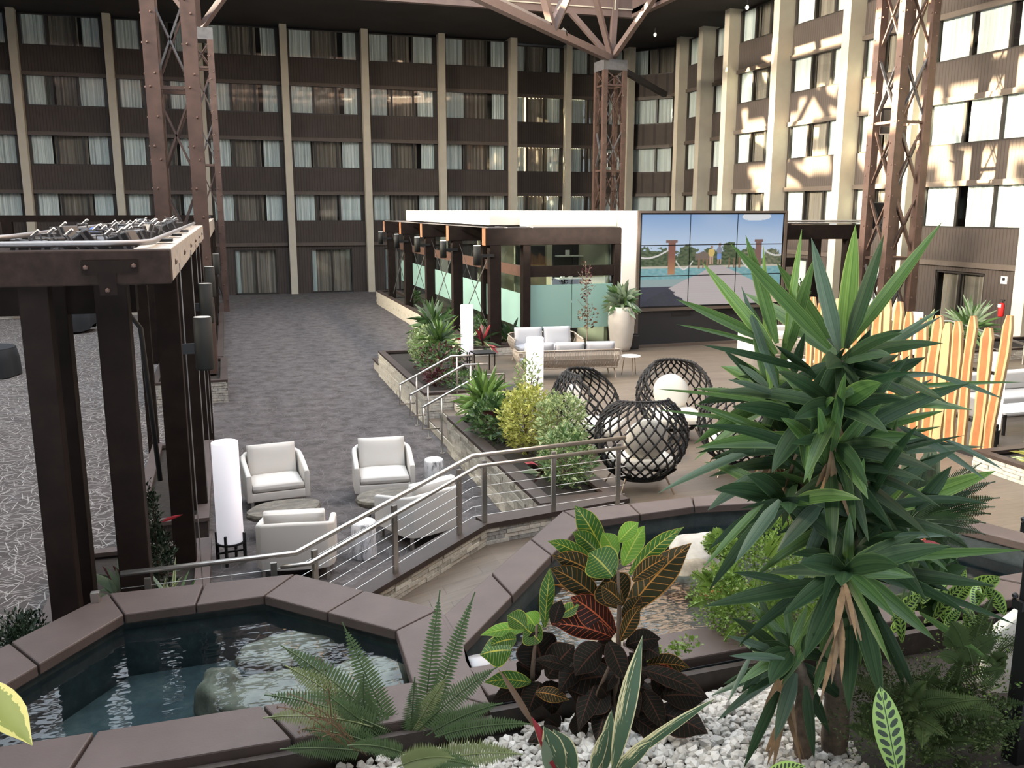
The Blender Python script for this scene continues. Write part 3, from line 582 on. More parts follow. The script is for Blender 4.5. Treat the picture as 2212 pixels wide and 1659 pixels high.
# rocks in the ponds
def rock(px,py,z,r,lb,m='boulder',seed=1,flat=1.):
    p=W(px,py,z); T=thing('boulder',lb,'rock',(p.x,p.y,z-r[2])); mb=MB(); mb.blob((p.x,p.y,z-r[2]*.9),r,seed,.22,4); mb.build('stone',m,T,True)
rock(478,1450,.74,(.20,.24,.28),'round brown boulder standing under water near the middle of the left pond','boulder',3)
rock(600,1470,.79,(.42,.30,.16),'mottled flat rock under water behind the fern in the left pond','boulder',5)
rock(620,1380,.74,(.40,.22,.14),'dim flat rock sunk at the back of the left pond','boulder',8)
rock(790,1440,.79,(.36,.26,.14),'submerged rock at the right end of the left pond','boulder',11)
rock(1515,1160,.95,(.34,.25,.22),'white-topped rock rising from the right pond','boulder_pale',14)
rock(1490,1210,.80,(.30,.22,.20),'dark wet rock at the foot of the white-topped rock','boulder',15)
rock(1330,1400,.80,(.55,.32,.22),'mossy rock at the near edge of the right pond','boulder',17)
T=thing('spill_stone','pale thin stone lip between the two ponds',"stone",(1.70,5.83,.8)); p=W(1040,1418,.93); mb=MB(); mb.blob((p.x,p.y,.88),(.15,.10,.05),4,.2,3); mb.build('slab','conduit',T,True)
# koi
def fish(px,py,ang,L,lb):
    p=W(px,py,.66); T=thing('koi_fish',lb,'fish',(p.x,p.y,.66),'koi in the right pond'); d=Vector((math.cos(ang),math.sin(ang),0)); mb=MB()
    mb.tube([p+d*(L*t) for t in (-.5,-.42,-.25,0,.2,.35,.42)],[.012,.045*L*2.0,.07*L*2,.08*L*1.8,.05*L*1.8,.025*L,.008],8); mb.build('body','koi_skin',T,True)
    s=d.cross(Vector((0,0,1))); mb=MB(); q=p+d*(.42*L); mb.v=[tuple(q),tuple(q+d*.16*L+s*.09*L),tuple(q+d*.10*L),tuple(q+d*.16*L-s*.09*L)]; mb.face((0,1,2)); mb.face((0,2,3)); mb.build('tail','koi_skin',T)
mat('koi_skin',(.75,.24,.06),.4,var=.5,sc=9)
fish(1545,1235,.4,.5,'orange koi near the surface left of the ferns'); fish(1565,1275,.1,.55,'orange koi under the rippled water beside the ferns'); fish(1240,1268,2.6,.45,'orange koi swimming behind the croton leaves')
# ================================================================== PLANTING BED WITH PEBBLES
bed=thing('pebble_bed','planting bed of white pebbles in front of the right pond','gravel bed',(2.5,4.4,0))
mb=MB(); mb.prism([(-2.6,2.4),(8,2.4),(8,5.32),(-2.6,5.21)],.2,.72); mb.build('soil','soil',bed)
mb=MB(); mb.prism([(-2.6,5.20),(-2.6,5.15),(1.5,5.14),(1.5,5.19)],.4,.90); mb.prism([(1.5,5.28),(8,5.42),(8,5.36),(1.5,5.22)],.4,.90); mb.build('curb','coping_face',bed)
pm=[]
for i in range(6):
    mb=MB(); mb.blob((0,0,0),(.040,.032,.024),i+1,.55,1); pm.append(mb.mesh('pebble',['pebble']))
rest=MB(); r=random.Random(3); cnt=0; cand=[]
def inbed(x,y):
    d=math.hypot(x-0.7,(y-4.9)*1.2)
    return (1.7<x<4.0-.35*(5.2-y) and 3.4<y<5.2) or (x<=1.7 and y<5.1 and x>.1)
for i in range(60): 
    for j in range(120):
        y=3.5+i*.030; x=.0+j*.058+(i%2)*.029
        x+=r.uniform(-.018,.018); y+=r.uniform(-.012,.012)
        if inbed(x,y): cand.append((x,y,.735+.014*(i%3)+r.uniform(-.004,.02)))
def vis(p):
    v=Vector(p)-CAM; d=v.dot(_f); px=1106+FPX*v.dot(_r)/d; py=829.5-FPX*v.dot(_u)/d; return px,py
big=[c for c in cand if 1180<vis(c)[0]<1780 and 1450<vis(c)[1]<1665]; r.shuffle(big); bigset=set(big[:300])
for c in big[:300]:
    o=bpy.data.objects.new('pebble',pm[r.randrange(6)]); C.objects.link(o); o.parent=bed; o.location=Vector(c)+Vector((0,0,.012))-bed.location
    s=r.uniform(.85,1.35); o.scale=(s,s*r.uniform(.8,1.2),s); o.rotation_euler=(r.uniform(-.6,.6),r.uniform(-.6,.6),r.uniform(0,6))
tmpl=[]
for i in range(5):
    t_=MB(); t_.blob((0,0,0),(.038,.030,.023),i+9,.5,1); tmpl.append(t_)
for c in cand:
    if c in bigset: continue
    t_=tmpl[r.randrange(5)]; m4=Euler((r.uniform(-.6,.6),r.uniform(-.6,.6),r.uniform(0,6))).to_matrix()*r.uniform(.8,1.25); b=len(rest.v)
    rest.v+=[tuple(m4@Vector(v)+Vector(c)) for v in t_.v]
    for f in t_.f: rest.face([b+k for k in f])
rest.build('pebbles','pebble',bed,kind='stuff')
# ================================================================== RAMP CURB WITH LEDGER STONES
def ledger(parent,A,B,z0,z1,course,thick,m='ledger_stone',lo=.16,hi=.34,stuff=False,zf=None,seed=1):
    """courses of split stones on the vertical face A-B (outward = right of A->B); zf(t)->base z"""
    r=random.Random(seed); A=Vector((*A,0)); B=Vector((*B,0)); d=B-A; L=d.length; d.normalize(); n=Vector((d.y,-d.x,0)); z=z0; k=0; allm=MB()
    while z<z1-.01:
        h=min(course,z1-z); x=-r.uniform(0,lo) if k%2 else 0; k+=1
        while x<L:
            w_=r.uniform(lo,hi); a=max(0,x)+.003; b=min(L,x+w_)-.003; x+=w_
            if b-a<.03: continue
            t_=thick*r.uniform(.55,1.3); mb=allm if stuff else MB(); dz=zf(((a+b)/2)/L) if zf else 0; sl=((zf(b/L)-zf(a/L))/(b-a)) if zf else 0
            ax=Vector((d.x,d.y,sl))*((b-a)/2); mb.obox(A+d*((a+b)/2)+n*(t_/2)+Vector((0,0,z+h/2+dz)),ax,n*(t_/2),Vector((0,0,h/2-.003)))
            if not stuff: mb.build('stone',m,parent)
        z+=h
    if stuff: allm.build('stones',m,parent,kind='stuff')
cb=thing('ramp_curb','low curb faced with split stone and capped in dark wood along the ramp','curb',(1.5,9,0))
cpts=[(-1.2,8.10,.0),(.50,8.10,.02),(2.62,9.27,.45),(4.55,9.62,.45)]
for i in range(3):
    a,b=Vector(cpts[i][:2]),Vector(cpts[i+1][:2]); d=(b-a).normalized(); n=Vector((-d.y,d.x)); h0,h1=cpts[i][2],cpts[i+1][2]
    mb=MB(); mb.prism([tuple(a),tuple(b),tuple(b+n*.22),tuple(a+n*.22)],-.3,[h0+.2,h1+.2,h1+.2,h0+.2]); mb.build('core','coping_face',cb)
    mb=MB(); mb.prism([tuple(a-n*.035),tuple(b-n*.035),tuple(b+n*.26),tuple(a+n*.26)],[h0+.2,h1+.2,h1+.2,h0+.2],[h0+.26,h1+.26,h1+.26,h0+.26]); mb.build('cap','wood_coping',cb)
    if i: ledger(cb,tuple(a),tuple(b),0,.2,.05,.02,'ledger_warm' if i==1 else 'ledger_stone',.12,.3,False,lambda t_,h0=h0,h1=h1:h0+(h1-h0)*t_,seed=i)
# ================================================================== STAINLESS RAILS
def rpath(mb,pts,r): mb.tube(pts,r,12)
rl=thing('cable_railing','brushed steel cable railing along the ramp with two top rails','railing',(1.5,9,0))
GA=[Vector((4.46,9.55,1.5)),Vector((2.48,9.31,1.5)),Vector((.45,8.12,1.05)),Vector((-1.06,8.09,1.05))]
mb=MB(); rpath(mb,GA,.026); mb.build('top_rail','brushed_steel',rl,True)
GB=[Vector((4.42,9.43,1.41)),Vector((2.52,9.20,1.41)),Vector((.56,8.02,.97)),Vector((.30,8.02,.97))]
mb=MB(); rpath(mb,GB,.023); mb.build('hand_rail','brushed_steel',rl,True)
def gpt(s_):   # parameter along guard 0..3
    i=min(2,int(s_)); return GA[i].lerp(GA[i+1],s_-i)
posts=[]
for (px,ytop) in ((1335,948),(1195,972),(1045,990),(990,1002),(850,1078),(678,1180),(590,1205),(318,1235)):
    best=min((abs(vis(gpt(k/300.))[0]-px),k/300.) for k in range(901)); posts.append(best[1])
for s_ in posts:
    g=gpt(s_); zb=g.z-1.07-(0 if s_<2 else -.0); d=(GA[min(3,int(s_)+1)]-GA[int(min(2,s_))]).normalized(); n=Vector((d.y,-d.x,0)).normalized()
    mb=MB(); mb.obox((g.x,g.y-.02,(g.z+zb)/2-.03),Vector((d.x,d.y,0)).normalized()*.028,Vector((-d.y,d.x,0)).normalized()*.016,Vector((0,0,(g.z-zb)/2-.03))); mb.build('post','brushed_steel',rl)
    if s_<2.0:
        t_=min((abs(vis(GB[min(2,int(k/300.))].lerp(GB[min(2,int(k/300.))+1],k/300.-min(2,int(k/300.))))[0]-vis(g)[0]),k/300.) for k in range(600))[1]
        i=int(t_); q=GB[i].lerp(GB[i+1],t_-i); mb=MB(); mb.tube([(g.x,g.y-.03,q.z-.09),(q.x,q.y,q.z-.09),(q.x,q.y,q.z-.02)],.010,6); mb.build('bracket','brushed_steel',rl)
for k in range(8):
    dz=-.13-.115*k; mb=MB(); mb.tube([p+Vector((0,-.02,dz)) for p in (GA if k<7 else GA[:3])],.0035,5); mb.build('cable','cable_steel',rl)
p=W(207,1300,.97); mb=MB(); mb.box(p.x-.035,p.y-.03,.97,p.x+.035,p.y+.03,1.06); bevel(mb.build('post_stub','brushed_steel',rl),.006)
# stair handrails (three) by the steps
def hrail(label,xt,yy,zt0=.45):
    T=thing('stair_handrail',label,'handrail',(3.5,yy,0)); r_=.021
    low=Vector((3.08,yy,.86)); top=Vector((4.10,yy,1.36)); mb=MB()
    mb.tube([Vector((3.06,yy,.86)),low,top,top+Vector((.45,0,0)),top+Vector((.45,0,-.30))],r_,10); mb.tube([low,low+Vector((-.02,0,-.40)),low+Vector((.28,0,-.40))],r_*.85,8); mb.build('rail','brushed_steel',T,True)
    for (x,z0,z1) in ((3.40,0.0,1.0),(4.22,.45,1.35)):
        mb=MB(); mb.tube([(x,yy,z0),(x,yy,z1)],.018,10); mb.build('post','brushed_steel',T,True); mb=MB(); mb.lathe([(.05,0),(.05,.012),(.02,.014)],(x,yy,z0),14); mb.build('base_plate','brushed_steel',T)
hrail('steel stair handrail farthest from the ramp, against the far planting bed',0,16.95)
hrail('steel stair handrail in the middle of the steps',0,15.9); hrail('steel stair handrail nearest the ramp, beside the near planting bed',0,14.8)
# ================================================================== PLANTING BEDS
def planter(label,x0,y0,x1,y1,zb,zt,faces,fx='ledger_warm',seed=1,stuff=True,rim=.16,soil=True,lo=.18,hi=.4,course=.055,cap='wood_coping'):
    T=thing('stone_planter',label,'planter',((x0+x1)/2,(y0+y1)/2,zb))
    e=.022; mb=MB(); mb.box(x0+e,y0+e,zb,x0+.14,y1-e,zt-.05); mb.box(x1-.14,y0+e,zb,x1-e,y1-e,zt-.05); mb.box(x0+.14,y0+e,zb,x1-.14,y0+.14,zt-.05); mb.box(x0+.14,y1-.14,zb,x1-.14,y1-e,zt-.05); mb.build('core','coping_face',T)
    if soil: mb=MB(); mb.box(x0+.14,y0+.14,zb,x1-.14,y1-.14,zt-.08); mb.build('soil','soil',T)
    for (a,b,c,d) in ((x0,y0,x0+rim,y1),(x1-rim,y0,x1,y1),(x0+rim,y0,x1-rim,y0+rim),(x0+rim,y1-rim,x1-rim,y1)):
        mb=MB(); mb.box(a,b,zt-.05,c,d,zt); mb.build('cap',cap,T)
    if 'w' in faces: ledger(T,(x0+e,y1-.01),(x0+e,y0+.01),zb,zt-.05,course,.022,fx,lo,hi,stuff,seed=seed)
    if 's' in faces: ledger(T,(x0+.01,y0+e),(x1-.01,y0+e),zb,zt-.05,course,.022,'ledger_stone',lo,hi,stuff,seed=seed+1)
    return T
planter('stone-faced planting bed nearest the ramp, full of yellow-green shrubs',3.50,9.9,4.62,14.85,0,.65,'w',seed=3,stuff=False,rim=.2,course=.075,lo=.22,hi=.48)
planter('stone-faced planting bed beyond the steps',3.55,16.95,5.25,22.6,0,.65,'ws',seed=8)
T=thing('planter_ledge','low stone ledge at the far end of the planting bed beyond the steps','ledge',(4,23,0)); mb=MB(); mb.box(3.6,22.62,0,5.2,23.7,.24); mb.build('core','ledger_warm',T); mb=MB(); mb.box(3.57,22.61,.24,5.2,23.72,.29); mb.build('cap','wood_coping',T)
planter('long low stone planting bed under the office pergola',6.35,22.75,7.3,40.5,0,.62,'w',seed=15)
planter('stone planting strip in front of the office pergola corner',5.85,22.15,8.1,22.70,.45,.70,'s',seed=18)
planter('low planter between the pergola posts beside the corridor, near end',-1.95,8.45,-.38,10.9,0,.30,'',seed=21,cap='coping')
planter('low planter among the pergola posts behind the white column lamp',-1.4,11.7,-.42,15.9,0,.28,'w',seed=24,fx='ledger_stone',cap='coping')
planter('white stone plinth around the lattice tower base',-1.75,20.35,-.15,23.6,0,.52,'ws',fx='ledger_stone',seed=27)
planter('stone planting bed running along the far part of the left pergola',-1.6,24.2,-.25,38.5,0,.45,'ws',fx='ledger_stone',seed=30)
planter('low white stone wall at the far side of the event hall',-20,39.2,-.9,40.2,0,.35,'s',fx='ledger_stone',seed=33)
planter('stone planting bed on the right deck beside the log-slab screen',10.35,8.0,13.2,10.1,.45,.72,'ws',fx='ledger_stone',seed=36)
planter('planting bed in front of the right-hand guest rooms',16.5,17.5,21.6,19.2,.45,.75,'ws',seed=39)
# ================================================================== LEFT TIMBER PERGOLA
pg=thing('timber_pergola','dark timber pergola with pipes and stage lights on top beside the corridor','pergola',(-1.2,12,0))
def post(x,y,zb,zt=3.63,w_=.30,m='timber_dark',parent=None,dy=None): 
    mb=MB(); dy=dy or w_; mb.box(x,y,zb,x+w_,y+dy,zt); bevel(mb.build('post',m,parent or pg),.01)
for (x,y,zb,w_) in ((-1.61,7.95,.0,.22),(-1.60,8.55,.1,.24),(-1.10,8.30,.1,.26),(-.765,10.15,.05,.235),(-.67,12.3,.05,.22),(-.60,16.3,.05,.19),(-1.52,16.4,0,.18)): post(x,y,zb,3.64,w_)
mb=MB(); mb.box(-7.5,7.90,3.60,-.452,8.16,3.88); bevel(mb.build('front_beam','timber',pg),.012)
mb=MB(); mb.box(-.76,8.16,3.60,-.455,20.15,3.88); bevel(mb.build('side_beam','timber_sidelit',pg),.01)
mb=MB(); mb.box(-2.05,8.16,3.60,-1.80,20.15,3.86); mb.build('side_beam','timber_dark',pg)
mb=MB(); mb.box(-7.5,8.6,3.30,-.8,8.82,3.58); mb.build('cross_beam','timber_dark',pg)
for y in (10.2,12.3,16.15,19.9): mb=MB(); mb.box(-1.8,y,3.42,-.76,y+.2,3.6); mb.build('cross_beam','timber_dark',pg)
# T bracket with bolts
mb=MB(); mb.box(-1.12,7.885,3.70,-.70,7.90,3.80); mb.box(-1.00,7.885,3.52,-.87,7.90,3.70); br=mb.build('tee_bracket','timber_dark',pg)
for (x,z) in ((-1.09,3.745),(-.73,3.755),(-.94,3.56)): mb=MB(); mb.blob((x,7.88,z),(.022,.022,.022),0,0,1); sub('bolt',mb,'rivet',br)
for y in (8.7,10.6,12.6,14.6,16.6,18.6): mb=MB(); mb.blob((-.45,y,3.74),(.02,.03,.03),0,0,1); mb.build('bolt','rivet',pg)
# rails (pipes) on top
mb=MB(); mb.tube([(-7.5,8.03,3.93),(-.95,8.03,3.93),(-.72,8.12,3.93),(-.62,8.40,3.93),(-.62,20,3.93)],.026,10); mb.build('pipe','conduit',pg,True)
mb=MB(); mb.tube([(-7.5,8.62,3.96),(-1.9,8.62,3.96),(-1.85,9.2,3.96),(-1.85,20,3.96)],.026,8); mb.build('pipe','conduit',pg,True)
mb=MB(); mb.tube([(-7.5,8.45,3.90),(-1.6,8.5,3.90),(-1.3,9.6,3.92),(-1.1,12,3.90),(-1.0,19.8,3.9)],.012,6); mb.build('wiring','black_metal',pg)
for y in (9.3,11.2,13.4): mb=MB(); mb.box(-.70,y,3.9,-.50,y+.18,3.925); mb.build('clamp','black_metal',pg)
# hanging wires beside the posts
for (y) in (9.15,12.15,14.3,16.1): mb=MB(); mb.tube([(-.44,y,3.7),(-.435,y,.35)],.006,5); mb.build('wire','conduit',pg)
# curved cable loom behind
mb=MB(); mb.tube([(-1.55,13,3.4),(-1.45,13.1,3.0),(-1.2,13.2,2.6),(-1.1,13.2,.4)],.035,8); mb.build('cable_loom','black_metal',pg,True)
# stage lights between the pipes
def can(x,y,z,rz,tilt,L,w_,lb,capm='can_light'):
    T=thing('stage_light',lb,'spotlight',(x,y,z),'stage lights lying on the left pergola'); d=Vector((math.cos(rz)*math.cos(tilt),math.sin(rz)*math.cos(tilt),math.sin(tilt))); s=d.cross(Vector((0,0,1))).normalized(); u=s.cross(d)
    c=Vector((x,y,z)); mb=MB(); mb.obox(c,d*(L/2),s*(w_/2),u*(w_/2)); bevel(mb.build('housing',capm,T),.012)
    for q in (-1,1): mb=MB(); mb.obox(c+d*(q*L*.32),d*.012,s*(w_/2+.006),u*(w_/2+.006)); mb.build('rib','steel_grey',T)
    mb=MB(); mb.tube([c+s*(w_*.6),c+s*(w_*.62)+u*(w_*.7),c-s*(w_*.62)+u*(w_*.7),c-s*(w_*.6)],.009,5); mb.build('yoke','steel_grey',T)
    mb=MB(); mb.tube([c+u*(w_*.7),c+u*(w_*.7)+Vector((.06,-.03,.05))],.014,6); mb.build('clip','chrome_clip',T)
r=random.Random(21); k=0
for i,y in enumerate((8.35,8.5,9.0,9.35,9.8,10.2,10.7,11.3,11.9,12.6,13.3,14.1,15.,16.,17.,18.1,19.1)):
    for x in ((-2.6,-1.55) if i==0 else ((-1.25,-.95) if i%2 else (-1.5,-1.05))):
        k+=1; row='inner row' if x<-1.2 else 'outer row'; lab=('boxy dark stage light on the left pergola, %s, %s from the near corner'%(row,('first','second','third','fourth','fifth','sixth','seventh','eighth','ninth','tenth','eleventh','twelfth','thirteenth','fourteenth','fifteenth','sixteenth','seventeenth','eighteenth')[i])) if i else ('lone stage light at the left end of the front pergola beam' if x<-2 else 'stage light just behind the front pergola beam bracket'); can(x+r.uniform(-.05,.05),y+r.uniform(-.1,.1),3.885+r.uniform(-.02,.03),r.uniform(0,6.28),r.uniform(-.5,.6),r.uniform(.24,.34),r.uniform(.15,.20),lab)
T=thing('blue_connector','small blue plug among the stage lights','plug',(-1.28,10.0,3.98)); mb=MB(); mb.blob((-1.28,10.0,3.99),(.05,.05,.05),3,.3,1); mb.build('plug','blue_cap',T)
# second stretch of the pergola beyond the tower
p2=thing('timber_pergola','far stretch of the dark timber pergola beyond the left lattice tower','pergola',(-1,30,0))
mb=MB(); mb.box(-.72,23.9,3.45,-.42,38.5,3.87); mb.build('side_beam','timber_sidelit',p2)
mb=MB(); mb.box(-2.0,23.9,3.45,-1.75,38.5,3.87); mb.build('side_beam','timber_dark',p2)
for y in (24.3,28,31.6,35.2,38.2): post(-.72,y,.3,3.45,.3,'timber_dark',p2); post(-2.0,y,.3,3.45,.26,'timber_dark',p2)
mb=MB(); mb.box(-20,38.8,3.75,-.4,39.1,4.0); mb.build('back_beam','timber_dark',p2)
for x in (-19.6,-15.9,-12.,-8.15,-4.6,-2.0): mb=MB(); mb.box(x,38.8,.3,x+.35,39.1,3.75); mb.build('post','timber_dark',p2)
mb=MB(); mb.box(-20,38.9,.95,-.9,39.0,1.0); mb.box(-20,38.9,.62,-.9,39.0,.66); mb.build('low_rail','timber_dark',p2)
for y in (24.3,31.6): 
    for k in range(3): mb=MB(); mb.blob((-.57,y+.7+k*.8,3.95),(.12,.2,.07),k,.2,1); mb.build('light_box','can_light',p2)
# cylinder sconces
for i,(x,y,zt,lb) in enumerate(((-.27,9.15,3.18,'nearest dark cylinder lamp on the pergola post, hanging lowest in view'),(-.30,12.35,3.26,'second dark cylinder lamp along the pergola posts'),(-.31,16.2,3.25,'third dark cylinder lamp along the pergola posts'),(-.28,24.2,3.1,'farthest dark cylinder lamp along the pergola posts'))):
    T=thing('cylinder_sconce',lb,'wall lamp',(x,y,zt-.26)); mb=MB(); mb.lathe([(.083,-.52),(.087,-.50),(.087,-.004)],(x,y,zt),20); mb.build('shade','sconce',T,True)
    mb=MB(); mb.lathe([(.080,-.01),(.080,0)],(x,y,zt),20); mb.build('lid','sconce_top',T); mb=MB(); mb.box(x-.2,y-.01,zt-.36,x-.06,y+.03,zt-.26); mb.build('bracket','black_metal',T)
# ================================================================== OFFICE PAVILION
pv=thing('office_pergola','dark timber pergola frame around the glazed office','pergola',(8,28,.45))
for i,(y,x) in enumerate(((22.30,6.35),(26.1,6.3),(29.9,6.3),(33.75,6.3),(37.4,6.3))):
    x1=10.15 if i==0 else 8.6
    mb=MB(); mb.box(x,y,3.30,x1,y+.30,3.74); bevel(mb.build('beam','timber_dark',pv),.01)
    mb=MB(); mb.box(x-.012,y,3.30,x,y+.30,3.74); mb.build('beam_end','timber_end_lit',pv)  # orange light on the beam ends is put into the cap colour
    mb=MB(); mb.box(x+.12,y+.01,.5,x+.42,y+.29,3.30); bevel(mb.build('post','timber_dark',pv),.01)
    if i: mb=MB(); mb.box(7.35,y+.01,.45,7.62,y+.28,3.3); mb.build('post','timber_dark',pv)
for (x) in (7.38,9.98): mb=MB(); mb.box(x,22.32,.45,x+.2,22.58,3.30); mb.build('post','timber_dark',pv)
mb=MB(); mb.box(7.40,22.6,2.46,7.52,40,2.74); mb.build('mid_rail','rail_red',pv); mb=MB(); mb.box(7.58,22.36,2.46,9.98,22.5,2.74); mb.build('mid_rail','timber_dark',pv)
mb=MB(); mb.box(7.4,22.34,.45,10.15,22.54,.55); mb.build('base_rail','timber_dark',pv)
mb=MB()
for i in range(5): y=22.45+3.8*i; mb.box(6.5,y,3.745,10.2,y+.03,3.765)
for x in (6.4,6.9,7.6): mb.box(x,22.3,3.745,x+.04,38,3.77)
mb.build('roof_rods','conduit',pv)
# cross cables
for i,(ya,yb) in enumerate(((22.6,26.1),(26.4,29.9),(30.2,33.75),(34.1,37.4))):
    for (a,b,m) in (((6.62,ya,.75),(6.62,yb,3.2),'black_metal'),((6.6,yb,.75),(6.6,ya,3.2),'cable_steel')): mb=MB(); mb.tube([b,a],.016 if m=='cable_steel' else .010,6); mb.build('tension_rod',m,pv)
of=thing('glazed_office','office with frosted glass walls and thick white roof and portal','building',(9,28,.45))
mb=MB(); mb.box(6.75,23.3,3.80,10.6,35,4.18); mb.build('roof_slab','white_paint',of)
mb=MB(); mb.box(10.17,22.25,.45,10.58,35,3.80); mb.build('portal_leg','white_paint',of); mb=MB(); mb.box(10.17,22.25,3.80,10.58,23.3,4.18); mb.build('portal_top','white_paint',of)
mb=MB(); mb.box(7.6,22.62,3.74,10.15,23.3,4.18); mb.build('roof_edge','white_paint',of)
def pane(x0,y0,z0,x1,y1,z1,m,nm='glass_pane'): mb=MB(); mb.box(x0,y0,z0,x1,y1,z1); mb.build(nm,m,of)
for i in range(5):
    y0=22.65+i*3.5; y1=y0+3.46; pane(7.45,y0,1.08,7.465,y1,2.0,'frosted_glass','frosted_band'); pane(7.45,y0,.5,7.465,y1,1.08,'clear_glass'); pane(7.45,y0,2.0,7.465,y1,2.46,'clear_glass'); pane(7.45,y0,2.74,7.465,y1,3.3,'clear_glass')
for i in range(2):
    x0=7.6+i*1.2; x1=x0+1.18; pane(x0,22.42,1.06,x1,22.435,2.24,'frosted_glass','frosted_band'); pane(x0,22.42,.55,x1,22.435,1.06,'clear_glass'); pane(x0,22.42,2.24,x1,22.435,2.46,'clear_glass'); pane(x0,22.42,2.74,x1,22.435,3.3,'clear_glass')
mb=MB(); mb.box(9.2,25.0,.45,10.1,25.1,3.6); mb.build('partition','dark_recess',of)
mb=MB(); mb.box(8.2,25.6,.45,9.2,25.7,3.6); mb.box(8.0,29,.45,9.6,29.1,3.6); mb.build('partition','beige_wall',of); mb=MB(); mb.box(10.0,23,.45,10.1,34,3.7); mb.build('partition','beige_wall',of)
for z in (1.5,2.2,2.85): mb=MB(); mb.box(9.25,24.6,z,10.0,25.0,z+.03); mb.build('shelf','white_top',of)
for (x,z,q) in ((9.35,2.24,'left of the pair on the middle shelf'),(9.6,2.24,'right of the pair on the middle shelf'),(9.8,1.53,'alone on the lowest shelf'),(9.5,2.88,'alone on the top shelf')): T=thing('shelf_box','small white box inside the glazed office, '+q,'box',(x,24.75,z),'boxes on the office shelves'); mb=MB(); mb.box(x,24.7,z,x+.1,24.8,z+.16); mb.build('body','white_top',T)
T=thing('wall_screen','switched-off black television on the office wall','television',(8.55,25.5,2.9)); mb=MB(); mb.box(8.25,25.52,2.62,9.1,25.58,3.12); mb.build('display','black_metal',T); mb=MB(); mb.box(8.22,25.55,2.59,9.13,25.6,3.15); mb.build('frame','bezel',T)
T=thing('desk','pale desk with dark monitors inside the glazed office','desk',(8.3,24,.45)); mb=MB(); mb.box(7.7,23.5,1.16,8.7,24.3,1.2); mb.build('top','white_top',T)
for x in (7.75,8.6): mb=MB(); mb.box(x,23.6,.45,x+.05,24.2,1.16); mb.build('leg','black_metal',T)
for i,(y,zt) in enumerate(((22.3,3.0),(26.1,3.0),(29.9,3.0),(33.75,3.0),(37.4,3.0))):
    x=6.12; T=thing('cylinder_sconce',('nearest','second','third','fourth','farthest')[i]+' small cylinder lamp with a lit top on the office pergola','wall lamp',(x,y,zt)); mb=MB(); mb.lathe([(.10,-.5),(.10,0)],(x,y,zt+.3),16); mb.build('shade','sconce',T,True); mb=MB(); mb.lathe([(.085,.0),(.085,.012)],(x,y,zt+.3),16); mb.build('lens','spot_glow',T)
    mb=MB(); mb.box(x+.05,y-.02,zt+.0,x+.45,y+.02,zt+.08); mb.build('bracket','black_metal',T)
# ================================================================== VIDEO WALL
vw=thing('video_wall','video wall of nine screens showing a tropical boardwalk','video wall',(12.9,22.4,.45))
mb=MB(); mb.box(10.58,22.25,.45,15.25,23.6,4.18); mb.build('housing','charcoal_panel',vw)
mb=MB(); mb.box(10.58,22.19,4.12,15.25,22.25,4.18); mb.box(10.58,22.19,.45,10.66,22.25,4.12); mb.box(15.17,22.19,.45,15.25,22.25,4.12); mb.box(10.66,22.19,1.46,15.17,22.25,1.54); mb.box(10.66,22.19,.45,15.17,22.25,.53); mb.build('border','screen_border',vw)
for x in (11.7,13.2): mb=MB(); mb.box(x,22.235,1.30,x+.6,22.249,1.40); mb.build('vent','bezel',vw)
mb=MB(); mb.box(10.66,22.225,1.54,15.17,22.25,4.12); mb.build('backplate','bezel',vw)
def mixc(a,b,t_): return tuple(a[i]+(b[i]-a[i])*max(0,min(1,t_)) for i in range(3))
def picture(u,v):
    c=picture0(u,v); g=sum(c)/3; return tuple((g+(q-g)*.82)*.80 for q in c)
